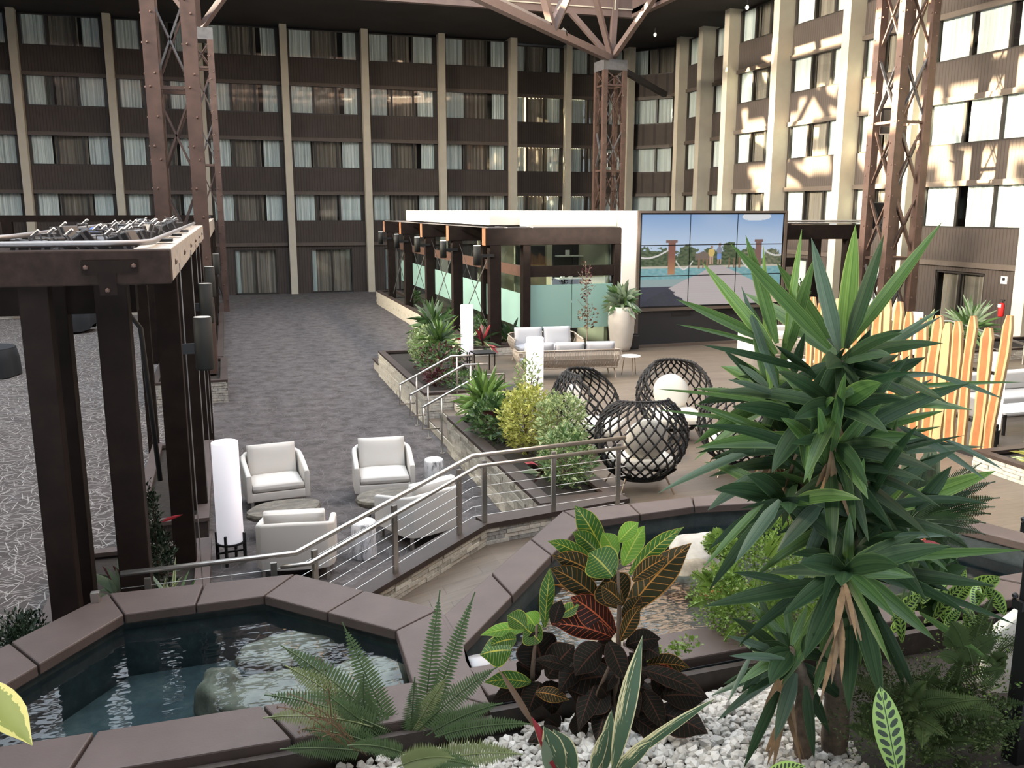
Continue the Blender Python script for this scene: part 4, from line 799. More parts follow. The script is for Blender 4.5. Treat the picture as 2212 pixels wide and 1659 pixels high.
def picture0(u,v):
    n=noise.noise(Vector((u*9,v*14,0))); n2=noise.noise(Vector((u*40,v*46,3)))
    sky=mixc((.50,.66,.88),(.22,.42,.76),(v-.68)/.32); sky=mixc(sky,(.62,.70,.82),.35*max(0,noise.noise(Vector((u*3,v*4,1)))))
    if math.hypot((u-.80)*1.1,(v-1.0)*1.6)<.11+.05*n: sky=mixc(sky,(.90,.90,.88),.8)
    c=sky
    hill=.61+.035*math.sin(u*11+1)+.03*math.sin(u*43)*(1 if u>.25 else .3)+.07*n+.04*n2+(.06 if .27<u<.4 else 0)
    if v<hill: c=mixc((.035,.075,.025),(.13,.17,.075),.5+n2*1.3) if u<.72 else mixc((.08,.12,.06),(.26,.26,.14),.5+n2*1.3)
    if .37<u<.50 and v<.60-abs(u-.43)*.6 and v>.50: c=(.22,.16,.12)
    if v<.435: c=(.62,.55,.42)
    if v<.415: c=mixc((.13,.40,.45),(.24,.50,.52),.5+n2)
    # rope rails
    for (a,b,h) in ((-.12,.2,.63),(.24,.36,.50),(.84,1.1,.64),(.70,.83,.50)):
        if a<u<b and abs(v-(h-.10*math.sin(math.pi*(u-a)/(b-a))))<.010: c=(.78,.75,.70)
    # boardwalk
    y=.44-v
    if y>0:
        l=.52-y*(1.0 if v>.33 else 1.25)-.02; rr=.56+y*1.35
        if l<u<rr:
            c=mixc((.56,.50,.50),(.50,.40,.40),(v*40)%1*.5); 
            if u>.86 and v<.3: c=mixc((.85,.55,.32),c,.3)
            if u<.62*(1-v*2.2)*.55+.03*n: c=(.035,.04,.07)
            if v<.16 and u<.24 and n2<.15: c=(.03,.035,.06)
        elif v<.30 and u<.5: c=(.04,.045,.08) if v<.22 else (.30,.42,.42)
    for x in (.40,.43,.46,.62,.655,.69): 
        if abs(u-x)<.006 and .40<v<.52: c=(.30,.15,.08)
    if .185<u<.235 and .345<v<.70: c=mixc((.30,.10,.06),(.55,.24,.08),(.55-v)*5)
    if .17<u<.25 and .685<v<.715: c=(.26,.12,.09)
    if .805<u<.85 and .36<v<.70: c=(.26,.12,.10)
    if .795<u<.86 and .69<v<.715: c=(.24,.12,.10)
    # two walkers
    if ((u-.488)/.022)**2+((v-.585)/.055)**2<1 and v<.62: c=(.80,.55,.12)
    if ((u-.49)/.010)**2+((v-.645)/.018)**2<1: c=(.40,.24,.16)
    if (abs(u-.482)<.006 or abs(u-.497)<.006) and .45<v<.54: c=(.62,.38,.26)
    if ((u-.545)/.020)**2+((v-.605)/.045)**2<1: c=(.26,.28,.36)
    if ((u-.546)/.010)**2+((v-.662)/.018)**2<1: c=(.36,.22,.16)
    if abs(u-.547)<.016 and .50<v<.57: c=(.16,.32,.72)
    if (abs(u-.54)<.005 or abs(u-.556)<.005) and .45<v<.51: c=(.55,.34,.24)
    return c
t=NT('screen_image'); a=t.new('ShaderNodeVertexColor'); a.layer_name='Col'; t.col((.01,.01,.01)); t.l(a.outputs[0],t.p.inputs['Emission Color']); t.p.inputs['Emission Strength'].default_value=1.0; t.p.inputs['Roughness'].default_value=.3; M['screen_image']=t.m
SX0,SX1,SZ0,SZ1=10.70,15.13,1.58,4.09
for r_ in range(3):
    for c_ in range(3):
        x0=SX0+(SX1-SX0)*c_/3+.012; x1=SX0+(SX1-SX0)*(c_+1)/3-.012; z0=SZ0+(SZ1-SZ0)*r_/3+.012; z1=SZ0+(SZ1-SZ0)*(r_+1)/3-.012
        nx,nz=74,56; mb=MB(); cols=[]
        for j in range(nz+1):
            for i in range(nx+1): mb.v.append((x0+(x1-x0)*i/nx,22.215,z0+(z1-z0)*j/nz)); cols.append(picture((c_+i/nx)/3,(r_+j/nz)/3))
        for j in range(nz):
            for i in range(nx): a_=j*(nx+1)+i; mb.face((a_,a_+1,a_+nx+2,a_+nx+1))
        me=mb.mesh('screen',['screen_image']); ca=me.color_attributes.new('Col','FLOAT_COLOR','POINT'); ca.data.foreach_set('color',[q for c in cols for q in (*c,1)])
        link('screen',me,vw)
# right pergola behind the tall plant
rp=thing('garden_pergola','dark timber pergola to the right of the video wall','pergola',(17.5,24.2,.45))
mb=MB(); mb.box(15.3,24,3.30,19.4,24.3,3.75); mb.build('beam','timber_dark',rp)
for x in (17.5,18.75): mb=MB(); mb.box(x,24.02,.45,x+.28,24.28,3.30); mb.build('post','timber_dark',rp)
mb=MB(); mb.box(15.3,24.05,2.46,17.0,24.2,2.74); mb.build('mid_rail','timber_dark',rp)
for y in (28,32): mb=MB(); mb.box(16.5,y,3.3,19.4,y+.3,3.75); mb.build('beam','timber_dark',rp); mb=MB(); mb.box(17.0,y,.45,17.28,y+.28,3.3); mb.build('post','timber_dark',rp); mb=MB(); mb.box(19.0,y,.45,19.28,y+.28,3.3); mb.build('post','timber_dark',rp)
mb=MB(); mb.tube([(15.3,24.1,3.86),(19.4,24.1,3.86)],.03,8); mb.tube([(15.3,24.3,3.80),(19.4,24.3,3.80)],.02,8); mb.build('pipe','conduit',rp)
# glazing band added out of view to go with the west fill light
ck=thing('added_glazing_band','long added band of frosted glazing behind the west fill light','window',(-13.6,20,12.9))
mb=MB(); mb.box(-13.70,6,12.9,-13.66,38,15.2); mb.build('glazing','frosted_glass',ck)
for i in range(17): mb=MB(); mb.box(-13.66,6+i*2-.04,12.9,-13.55,6+i*2+.04,15.2); mb.build('mullion','girder',ck)
# ================================================================== FURNITURE
def rbox(mb_or_name,c,h,m,parent,bw=.03,rot=None,name='part'):
    mb=MB(); mb.obox((0,0,0),Vector((h[0],0,0)),Vector((0,h[1],0)),Vector((0,0,h[2]))); o=link(name,mb.mesh(name,[m],True)); o.parent=parent; o.location=c
    if rot: o.rotation_euler=rot
    bevel(o,bw,4); return o
# armchair: faces -Y, origin at floor centre
def cushion(name,c,h,m,parent,rot=None,puff=.35,seed=0):
    bm=bmesh.new(); bmesh.ops.create_cube(bm,size=2); bmesh.ops.subdivide_edges(bm,edges=bm.edges[:],cuts=7,use_grid_fill=True); mb=MB()
    for v in bm.verts:
        x,y,z=v.co; ax=sorted(range(3),key=lambda i:h[i]); k=ax[0]; o1,o2=ax[1],ax[2]; q=list(v.co)
        e=(1-abs(q[o1])**4)*(1-abs(q[o2])**4); s_=.62+.38*e+.06*noise.noise(Vector(q)*1.4+Vector((seed,0,0))); q[k]*=s_
        for j in (o1,o2): q[j]*=1-.05*(abs(q[k]))
        mb.v.append((q[0]*h[0],q[1]*h[1],q[2]*h[2]))
    for f in bm.faces: mb.face([v.index for v in f.verts])
    bm.free(); o=link(name,mb.mesh(name,[m],True)); o.parent=parent; o.location=c
    if rot: o.rotation_euler=rot
    return o
arm=thing('armchair','x','armchair',(0,0,0),'white armchairs on the dark carpet',world=False)
# wrap-around shell (arms + back) as one swept panel
def shell(z0,z1f,pts,th,m,name,parent):
    mb=MB(); n=len(pts); P=[Vector(p) for p in pts]
    for i,p in enumerate(P):
        d=(P[min(i+1,n-1)]-P[max(i-1,0)]).normalized(); nn=Vector((d.y,-d.x)); a=p+nn*th/2; b=p-nn*th/2; z1=z1f(i/(n-1))
        mb.v+=[(a.x,a.y,z0),(a.x,a.y,z1-.02),(p.x+nn.x*th*.3,p.y+nn.y*th*.3,z1),(p.x-nn.x*th*.3,p.y-nn.y*th*.3,z1),(b.x,b.y,z1-.02),(b.x,b.y,z0)]
    for i in range(n-1):
        for k in range(6): mb.face((i*6+k,i*6+(k+1)%6,(i+1)*6+(k+1)%6,(i+1)*6+k))
    mb.face([5,4,3,2,1,0]); mb.face([(n-1)*6+k for k in range(6)]); o=link(name,mb.mesh(name,[m],True)); o.parent=parent
    return bevel(o,.012,3)
pts=[(-.40,-.40),(-.405,-.1),(-.41,.16),(-.40,.28),(-.35,.36),(-.26,.395),(0,.40),(.26,.395),(.35,.36),(.40,.28),(.41,.16),(.405,-.1),(.40,-.40)]
shell(.17,lambda t_:.56+.17*math.sin(math.pi*t_)**.8 if 0<t_<1 else .56,pts,.075,'white_fabric','arm_and_back_shell',arm)
rbox(0,(0,-.03,.235),(.375,.37,.065),'white_fabric',arm,.02,None,'base')
cushion('seat_cushion',(0,-.045,.355),(.355,.365,.075),'white_fabric',arm)
cushion('back_cushion',(0,.235,.60),(.345,.085,.235),'white_fabric',arm,(math.radians(-14),0,0),seed=3)
for x in (-.36,.36):
    for y in (-.34,.33): mb=MB(); mb.box(x-.018,y-.018,0,x+.018,y+.018,.18); o=link('leg',mb.mesh('leg',['brushed_steel'])); o.parent=arm
place(arm,(.47,12.90,0),math.radians(5),'white armchair with its back to the corridor, next to the tall white lamp')
dup(arm,(2.03,12.78,0),math.radians(-5),'white armchair facing the camera behind the right stone-slab table')
dup(arm,(.60,10.28,0),math.radians(180-9),'white armchair seen from behind in front of the left stone-slab table')
dup(arm,(2.20,10.93,0),math.radians(180+24),'white armchair seen from behind through the railing cables')
def slabtable(px,py,z,rx,ry,rot,lb,seed):
    p=W(px,py,z); T=thing('slab_table',lb,'coffee table',(p.x,p.y,0),world=False); mb=MB(); n=30; rr=[1+.10*noise.noise(Vector((math.cos(2*math.pi*i/n)*1.3,math.sin(2*math.pi*i/n)*1.3,seed))) for i in range(n)]
    rings=[(.90,-.10),(1.0,-.075),(1.02,-.03),(.985,0)]; 
    for (k,dz) in rings:
        for i in range(n): a=2*math.pi*i/n; q=k*rr[i]*(1+.025*noise.noise(Vector((i*.9,dz*30,seed)))); mb.v.append((rx*q*math.cos(a),ry*q*math.sin(a),z+dz))
    for j in range(3):
        for i in range(n): mb.face((j*n+i,j*n+(i+1)%n,(j+1)*n+(i+1)%n,(j+1)*n+i))
    mb.face(list(range(n))[::-1]); mb.face([3*n+i for i in range(n)]); o=link('stone_top',mb.mesh('stone_top',['petrified'])); o.parent=T
    for a in (.5,2.6,4.7): mb=MB(); mb.tube([(rx*.45*math.cos(a),ry*.45*math.sin(a),z-.09),(rx*.62*math.cos(a),ry*.62*math.sin(a),0)],.012,6); o=link('leg',mb.mesh('leg',['black_metal'])); o.parent=T
    T.rotation_euler=(0,0,rot)
slabtable(614,1096,.36,.49,.33,math.radians(12),'low oval table with a rough grey petrified slab top between the left armchairs',2.)
slabtable(838,1068,.36,.47,.31,math.radians(14),'low oval table with a petrified slab top between the right armchairs',5.)
def stump(x,y,r_,h,lb,s_):
    T=thing('stump_table',lb,'side table',(x,y,0),world=False); mb=MB(); n=24
    for (k,z) in ((.97,0),(1.0,.02),(.96,h*.5),(.98,h-.02),(.93,h)):
        for i in range(n): a=2*math.pi*i/n; q=r_*k*(1+.05*noise.noise(Vector((math.cos(a)*1.5,math.sin(a)*1.5,s_+z)))); mb.v.append((q*math.cos(a),q*math.sin(a),z))
    for j in range(4):
        for i in range(n): mb.face((j*n+i,j*n+(i+1)%n,(j+1)*n+(i+1)%n,(j+1)*n+i))
    mb.face(list(range(n))[::-1]); mb.face([4*n+i for i in range(n)]); mb2=MB(); o=link('bark',mb.mesh('bark',['birch'],True)); o.parent=T
    mb2.lathe([(r_*.90,h-.001),(r_*.88,h+.006)],(0,0,0),24); o=link('top',mb2.mesh('top',['white_top'])); o.parent=T
stump(1.40,10.45,.155,.46,'white marbled stump table between the two armchairs seen from behind',1.); stump(2.83,12.9,.15,.46,'white marbled stump table peeping over the armchair by the railing',7.)
# column lamps
lp=thing('column_lamp','x','floor lamp',(0,0,0),'white column lamps',world=False)
mb=MB(); mb.lathe([(.150,.27),(.155,.28),(.155,1.50),(.150,1.505),(.02,1.507)],(0,0,0),32); o=link('shade',mb.mesh('shade',['lamp_shade'],False)); o.parent=lp; shade_mesh=o.data
for p_ in o.data.polygons: p_.use_smooth=len(p_.vertices)==4 and abs(p_.normal.z)<.5
mb=MB(); mb.lathe([(.165,.245),(.165,.268)],(0,0,0),28); mb.box(-.16,-.012,.12,.16,.012,.14); o=link('base_ring',mb.mesh('base_ring',['black_metal'])); o.parent=lp
for i in range(4):
    a=math.pi/4+i*math.pi/2+.25; d=Vector((math.cos(a),math.sin(a),0)); s_=Vector((-d.y,d.x,0)); mb=MB(); mb.obox(d*.168+Vector((0,0,.19)),d*.018,s_*.014,Vector((0,0,.19))); o=link('leg',mb.mesh('leg',['black_metal'])); o.parent=lp
place(lp,(-.16,10.78,0),.2,'tall white column lamp on black legs at the left armchair')
for (px,py,z,lb) in ((1155,905,.45,'white column lamp on the deck behind the yellow-green shrubs'),(994,812,.45,'white column lamp behind the spiky plant by the far planting bed')):
    p=W(px,py,z) if px>1000 else Vector((5.44,20.8,.45)); dup(lp,(p.x,p.y,z),.3,lb)
def warmlamp(p,lb):
    r2=dup(lp,p,.4,lb)
    for c in r2.children:
        if c.name.startswith('shade'): c.data=c.data.copy(); c.data.materials[0]=M['lamp_shade_warm']
warmlamp((11.62,11.05,.45),'glowing column lamp right behind the end of the log-slab screen'); warmlamp((14.6,16.2,.45),'glowing column lamp farther off behind the log-slab screen')
# woven sofas
def sofa(L,D,nc,lb,loc,rz,seatlow=False):
    T=thing('woven_sofa',lb,'sofa',(0,0,0),'woven rope sofas on the deck',world=False)
    h=L/2; y=D/2
    def add(name,mb,m,sm=False,par=None): o=link(name,mb.mesh(name,[m],sm)); o.parent=par or T; return o
    mb=MB(); pts=[(-h,-y,.58),(-h,y-.1,.66),(-h+.1,y,.68),(h-.1,y,.68),(h,y-.1,.66),(h,-y,.58)]; mb.tube(pts,.016,8); add('top_frame',mb,'taupe_frame',True)
    mb=MB(); mb.tube([(-h+.09,-y+.05,.26),(-h+.09,y-.12,.26),(h-.09,y-.12,.26),(h-.09,-y+.05,.26)],.018,8,True); mb.box(-h+.1,-y+.05,.25,h-.1,y-.13,.29); add('seat_frame',mb,'taupe_frame')
    # straps, each its own part, shared mesh
    sm_=MB(); q=[(0,0,.66),(.012,.03,.56),(-.012,.015,.47),(.012,-.03,.38),(0,-.10,.27)]
    for (ax,ay,az) in q: sm_.v+=[(ax-.025,ay,az),(ax+.025,ay,az)]
    for i in range(4): sm_.face((2*i,2*i+1,2*i+3,2*i+2))
    me=sm_.mesh('strap',['taupe_strap']); n=int(L/.062)
    for i in range(n): x=-h+.1+(L-.2)*i/(n-1); o=link('strap',me); o.parent=T; o.location=(x,y-.01,0)
    for sgn in (-1,1):
        m_=int(D/.07)
        for i in range(m_): o=link('strap',me); o.parent=T; o.location=(sgn*(h-.01),-y+.04+(D-.16)*i/(m_-1),-.02); o.rotation_euler=(0,0,-sgn*math.pi/2)
    mb=MB(); mb.tube([(-h+.04,y-.0,.47),(h-.04,y-.0,.47)],.008,5); add('weave_band',mb,'taupe_strap')
    for (x,yy,dx,dy) in ((-h+.15,-y+.1,-.05,-.03),(h-.15,-y+.1,.05,-.03),(-h+.15,y-.2,-.05,.05),(h-.15,y-.2,.05,.05)): mb=MB(); mb.tube([(x,yy,.27),(x+dx,yy+dy,0)],.014,6); add('leg',mb,'taupe_frame')
    w_=(L-.24)/nc
    for i in range(nc):
        x=-h+.12+w_*(i+.5); cushion('seat_cushion',(x,-.06,.36),(w_/2-.01,D/2-.13,.075),'grey_cushion',T,seed=i); cushion('back_cushion',(x,y-.22,.60),(w_/2-.02,.09,.24),'grey_cushion',T,(math.radians(-12),0,.03*(i-1)),seed=i+5)
    T.location=loc; T.rotation_euler=(0,0,rz); return T
sofa(2.35,.86,3,'three-cushion woven rope sofa seen from behind beside the white column lamp',(7.25,18.72,.45),math.radians(180-8))
sofa(1.75,.86,2,'two-cushion woven rope sofa facing the camera at the office window',(7.52,21.0,.45),math.radians(-4))
sofa(2.2,.86,3,'woven rope sofa with pale cushions half hidden behind the tall spiky plant',(13.6,18.5,.45),math.radians(150))
def sidetable(x,y,z,lb,h=.46,r_=.235):
    T=thing('side_table',lb,'side table',(x,y,z),world=False); mb=MB(); mb.lathe([(r_-.02,h-.02),(r_,h-.01),(r_-.01,h)],(0,0,0),28); o=link('top',mb.mesh('top',['white_top'])); o.parent=T
    for i in range(3): a=.4+i*2.09; mb=MB(); mb.tube([(r_*.6*math.cos(a),r_*.6*math.sin(a),h-.02),(r_*.85*math.cos(a),r_*.85*math.sin(a),0)],.010,6); o=link('leg',mb.mesh('leg',['bronze_leg'])); o.parent=T
    return T
sidetable(8.72,18.5,.45,'small round white side table at the end of the woven sofa'); sidetable(11.9,16.5,.45,'small white table behind the tall spiky plant',.5,.3)
T=thing('black_side_table','small black side table in front of the far column lamp','side table',(5.6,20.0,.45)); mb=MB(); mb.box(5.35,19.7,.90,5.85,20.2,.93); mb.build('top','black_metal',T)
for (x,y) in ((5.32,19.72),(5.81,19.72),(5.32,20.16),(5.81,20.16)): mb=MB(); mb.box(x,y,.45,x+.025,y+.025,.9); mb.build('leg','black_metal',T)
T=thing('black_side_table','black bench-like table behind the yellow-green shrubs','side table',(5.3,15.2,.45)); mb=MB(); mb.box(4.74,15.5,.86,5.24,16.1,.9); mb.build('top','black_metal',T)
for (x,y) in ((4.76,15.52),(5.2,15.52),(4.76,16.05),(5.2,16.05)): mb=MB(); mb.box(x,y,.45,x+.025,y+.025,.86); mb.build('leg','black_metal',T)
# rope net chairs
def netchair():
    T=thing('rope_net_chair','x','lounge chair',(0,0,0),'black rope net lounge chairs',world=False)
    # shell: partial ellipsoid opening towards -Y
    nu,nv=17,13; ro=.0135
    def sp(u,v):     # u around -1..1 (0 = back), v 0 bottom..1 top edge
        th=u*math.radians(132); ph=math.radians(-58+v*(118-12*u*u)); open_=1
        rx,ry,rz=.60,.58,.62; cz=.74; k=1+.05*math.sin(v*3.1)
        x=rx*k*math.cos(ph)*math.sin(th); y=ry*math.cos(ph)*math.cos(th); z=cz+rz*math.sin(ph)
        y+= .10*max(0,v-.3); return Vector((x,y,z))
    def ulim(v): return 1.0 if v<.45 else 1.0-.30*((v-.45)/.55)**1.8
    g={}
    for j in range(nv):
        for i in range(nu):
            v=j/(nv-1); u=((i+(.5 if j%2 else 0))/(nu-1)*2-1); u=max(-1,min(1,u))*ulim(v); g[i,j]=sp(u,v)
    mb=MB(); kn=MB()
    for j in range(nv-1):
        for i in range(nu):
            for ii in ((i,i+1) if j%2 else (i-1,i)):
                if 0<=ii<nu: a,b=g[i,j],g[ii,j+1]; mid=(a+b)/2; mid=mid+Vector((mid.x,mid.y,0)).normalized()*.004; mb.tube([a,mid,b],ro,5,caps=False)
    for i in range(nu-1): mb.tube([g[i,0],g[i+1,0]],ro*1.6,5,caps=False); mb.tube([g[i,nv-1],g[i+1,nv-1]],ro*1.5,5,caps=False)
    for j in range(0,nv-1):
        for e in (0,nu-1): mb.tube([g[e,j],g[e,j+1]],ro*1.4,5,caps=False)
    o=link('rope_net',mb.mesh('rope_net',['black_rope']),kind='stuff'); o.parent=T
    for (i,j),p in g.items(): kn.blob(p,(.027,.027,.027),0,0,1)
    o=link('knots',kn.mesh('knots',['black_rope']),kind='stuff'); o.parent=T
    mb=MB(); mb.tube([(.33*math.cos(a),.02+.30*math.sin(a),.20) for a in [k*math.pi/12 for k in range(24)]],.03,8,True); o=link('base_ring',mb.mesh('base_ring',['black_rope'])); o.parent=T
    for k in range(8): 
        a=k*math.pi/4+.2; mb=MB(); mb.tube([(.33*math.cos(a),.02+.30*math.sin(a),.2),(.50*math.cos(a),.02+.46*math.sin(a),.33)],.018,5); o=link('base_rope',mb.mesh('base_rope',['black_rope'])); o.parent=T
    cushion('seat_cushion',(0,-.10,.40),(.42,.40,.10),'cream_cushion',T)
    mb=MB(); mb.blob((0,0,0),(.31,.12,.31),2,.05,3); o=link('round_back_cushion',mb.mesh('round_back_cushion',['cream_cushion'],True)); o.parent=T; o.location=(0,.22,.74); o.rotation_euler=(math.radians(-15),0,0)
    for (x,y) in ((-.3,-.24),(.3,-.24),(-.28,.26),(.28,.26)): mb=MB(); mb.tube([(x,y,.22),(x*1.35,y*1.35,0)],.013,6); o=link('leg',mb.mesh('leg',['bronze_leg'])); o.parent=T
    return T
nc_=netchair(); place(nc_,(5.22,10.68,.45),math.radians(180-8),'black rope net chair seen from behind at the end of the railing')
dup(nc_,(5.32,12.75,.45),math.radians(52),'black rope net chair turned sideways behind the shrubs')
dup(nc_,(6.95,13.0,.45),math.radians(-12),'black rope net chair facing the camera with a round white cushion')
dup(nc_,(6.95,10.95,.45),math.radians(160),'black rope net chair half hidden behind the spiky plant')
T=thing('pouf','round cream pouf beside the rope net chairs','pouf',(5.95,11.9,.45)); mb=MB(); mb.blob((5.95,11.9,.66),(.27,.27,.22),1,.03,3); mb.build('cushion','cream_cushion',T,True); mb=MB(); mb.lathe([(.2,0),(.2,.03)],(5.95,11.9,.45),20); mb.build('base','black_metal',T)
# big pot with plant, black bin
def pot(c,r_,h,lb,m='pot_clay'):
    T=thing('planter_pot',lb,'pot',c); mb=MB(); mb.lathe([(r_*.66,0),(r_*.80,h*.12),(r_,h*.62),(r_*.97,h*.85),(r_*.86,h),(r_*.78,h),(r_*.78,h*.95)],c,28); mb.build('body',m,T,True); mb=MB(); mb.lathe([(r_*.78,h*.93),(.01,h*.94)],c,20); mb.build('soil','soil',T); return T
pot((10.05,22.9-.95,.45),.36,1.20,'tall pale clay pot in front of the office portal'); pot((4.80,21.7,.57),.27,.70,'pale pot standing in the far planting bed')
T=thing('litter_bin','small black bin between the clay pot and the video wall','bin',(10.42,22.05,.45)); mb=MB(); mb.box(10.36,21.98,.45,10.62,22.18,.85); bevel(mb.build('body','black_metal',T),.03)
mb=MB(); mb.box(10.39,22.0,.85,10.59,22.16,.87); mb.build('lid','bezel',T)
# draped tables in the hall
def draped(x,y,r_,h,lb,s_,tier=False):
    T=thing('draped_table',lb,'table',(x,y,0)); mb=MB(); n=48
    for (k,z) in ((.98,h),(1.0,h-.02),(1.03,h*.6),(1.05,.02)):
        for i in range(n): a=2*math.pi*i/n; q=r_*k*(1+(.05*math.sin(a*9+s_) if z<h-.05 else 0)); zz=z+(.12*math.sin(a*3+s_)+.16 if (tier and z<.1) else 0); mb.v.append((x+q*math.cos(a),y+q*math.sin(a),zz))
    for j in range(3):
        for i in range(n): mb.face((j*n+i,j*n+(i+1)%n,(j+1)*n+(i+1)%n,(j+1)*n+i))
    mb.face(list(range(n))); mb.build('cloth','black_cloth',T,True); mb=MB(); mb.lathe([(r_*.96,h+.001),(r_*.9,h+.004)],(x,y,0),40); mb.build('table_top','black_cloth',T)
    mb=MB(); mb.lathe([(.3,0),(.3,.02),(.04,.03),(.04,h-.05)],(x,y,0),12); mb.build('pedestal','black_metal',T)
draped(-6.2,25.6,.85,.74,'large round table under a black cloth at the left edge',1.); draped(-5.3,34.3,.75,.75,'round black draped table seen between the left pergola posts',2.,True)
# log-slab screen
ls=thing('log_slab_screen','screen of upright live-edge wooden slabs glowing orange at the right','screen',(10.9,12.4,.45))
r=random.Random(8); mb=MB(); mb.box(10.80,10.25,.45,11.0,15.0,.52); mb.build('base_plate','black_metal',ls)
y=10.36; i=0
while y<14.9:
    wd=r.uniform(.075,.12); h=2.05+r.uniform(-.14,.12); lean=r.uniform(-.04,.04) if i else -.16; mb=MB(); n=12; th=.035; P=[]
    for k in range(n+1):
        t_=k/n; z=.52+h*t_; c=y+lean*(t_**1.4)+.014*math.sin(t_*7+i*2.1)+.010*noise.noise(Vector((i*3.,t_*6,0))); w2=wd*(1+.16*noise.noise(Vector((i*5.,t_*5,2))))*(1 if k<n else .5); P.append((c,w2,z))
    for sx in (-1,1):
        for (f0,f1,mi) in ((-1,-.62,1),(-.62,.55,0),(.55,1,1)):
            b=len(mb.v)
            for (c,w2,z) in P: mb.v+=[(10.9+sx*th*(1 if abs(f0)<.9 else .7),c+f0*w2/1,z),(10.9+sx*th*(1 if abs(f1)<.9 else .7),c+f1*w2/1,z)]
            mb.cur=mi if not (i%5==4) else 1
            for k in range(n): q=(b+2*k,b+2*k+1,b+2*k+3,b+2*k+2); mb.face(q if sx>0 else q[::-1])
    for f0 in (-1,1):
        b=len(mb.v); mb.cur=1
        for (c,w2,z) in P: mb.v+=[(10.9-th*.7,c+f0*w2,z),(10.9+th*.7,c+f0*w2,z)]
        for k in range(n): mb.face((b+2*k,b+2*k+1,b+2*k+3,b+2*k+2))
    o=mb.build('wood_slab',['slat_heart','slat_sap'],ls)
    y+=wd*2+r.uniform(.045,.10); i+=1
mb=MB(); mb.box(10.94,10.3,.95,10.98,15,1.0); mb.box(10.94,10.3,1.75,10.98,15,1.8); mb.build('back_rail','black_metal',ls)
# right-hand lounge: white blocks
def block(c,h,lb,nm='lounge_seat'):
    T=thing(nm,lb,'sofa',(c[0],c[1],c[2])); mb=MB(); mb.box(c[0]-h[0],c[1]-h[1],c[2],c[0]+h[0],c[1]+h[1],c[2]+.38); bevel(mb.build('seat','white_fabric',T,True),.04,3)
    mb=MB(); mb.box(c[0]-h[0],c[1]+h[1]-.24,c[2]+.38,c[0]+h[0],c[1]+h[1],c[2]+.72); bevel(mb.build('backrest','white_fabric',T,True),.05,3); return T
block((13.9,12.9,.45),(1.0,.42,0),'long white lounge sofa at the right edge behind the column lamp'); block((12.9,15.0,.45),(.9,.4,0),'white lounge sofa seen through the log-slab screen')
block((13.6,20.2,.45),(.8,.4,0),'white lounge sofa far behind the log-slab screen')
T=thing('low_table','low glass table in front of the white lounge sofa','coffee table',(12.9,11.7,.45)); mb=MB(); mb.box(12.3,11.4,.82,13.6,12.0,.85); mb.build('top','white_top',T)
for (x,y) in ((12.35,11.45),(13.5,11.45),(12.35,11.9),(13.5,11.9)): mb=MB(); mb.box(x,y,.45,x+.04,y+.04,.82); mb.build('leg','black_metal',T)
# wall things on the right pilaster
T=thing('fire_extinguisher','red fire extinguisher on the pale right-hand pilaster','fire extinguisher',(21.8,20.3,1.2)); p=WX(2163,668,21.82)
mb=MB(); mb.lathe([(.06,-.22),(.085,-.19),(.085,.12),(.05,.19)],p,16); mb.build('cylinder','red_paint',T,True); mb=MB(); mb.lathe([(.03,.19),(.03,.27)],p,8); mb.box(p.x-.02,p.y-.09,p.z+.25,p.x+.02,p.y+.05,p.z+.29); mb.build('valve','black_metal',T)
mb=MB(); mb.box(p.x-.09,p.y-.06,p.z+.06,p.x-.084,p.y+.06,p.z+.16); mb.build('label_sticker','white_top',T)
T=thing('wall_sign','small white sign on the right-hand pilaster above the extinguisher','sign',(21.8,20.3,2.0)); p=WX(2170,605,21.8); mb=MB(); mb.box(p.x-.03,p.y-.11,p.z-.11,p.x-.005,p.y+.11,p.z+.11); mb.build('plate','white_top',T); mb=MB(); mb.box(p.x-.05,p.y-.04,p.z-.02,p.x-.03,p.y+.04,p.z+.06); mb.build('strobe','bezel',T)
# upper right steel railing
T=thing('ramp_handrail','steel handrail in front of the far right guest room','handrail',(17,18,.45)); a,b,c=Vector((16.6,19.3,1.35)),Vector((17.9,18.6,1.35)),Vector((18.6,16.9,.95)); mb=MB(); mb.tube([a,b,c],.03,8); mb.tube([a-Vector((0,0,.35)),b-Vector((0,0,.35)),c-Vector((0,0,.35))],.02,8); mb.build('rail','brushed_steel',T,True)
for p in (a,b,c): mb=MB(); mb.tube([(p.x,p.y,.45),p],.025,8); mb.build('post','brushed_steel',T)
# black steel post and gate hardware at the right edge
q0=W(2172,1640,.72); T=thing('steel_post','black steel post with hinges at the right edge','post',(q0.x,q0.y,.72)); x0,y0=q0.x,q0.y
mb=MB(); mb.box(x0,y0-.08,.5,x0+.10,y0+.04,2.32); bevel(mb.build('post','black_metal',T),.006); 
for z in (1.0,1.75,2.25): mb=MB(); mb.box(x0-.03,y0-.02,z,x0+.01,y0+.06,z+.06); mb.blob((x0-.02,y0+.05,z+.08),(.022,.022,.022),0,0,1); mb.build('hinge','black_metal',T)
T=thing('marble_slab','tall pale marble slab lit by the sun beside the black post','rock',(5.3,5.0,.7)); c=W(2148,1480,.75); mb=MB(); mb.v=[]; mb.prism([(c.x-.16,c.y-.05),(c.x+.30,c.y-.18),(c.x+.34,c.y-.08),(c.x-.12,c.y+.06)],.70,[1.15,1.60,1.60,1.15]); bevel(mb.build('slab','marble_pale',T),.02)
mb=MB(); mb.box(c.x-.3,c.y-.3,.6,c.x+.5,c.y+.2,.74); T2=thing('bed_edging','dark steel edging at the right end of the pebble bed','edging',(c.x,c.y,.6)); mb.build('edge','coping_face',T2)
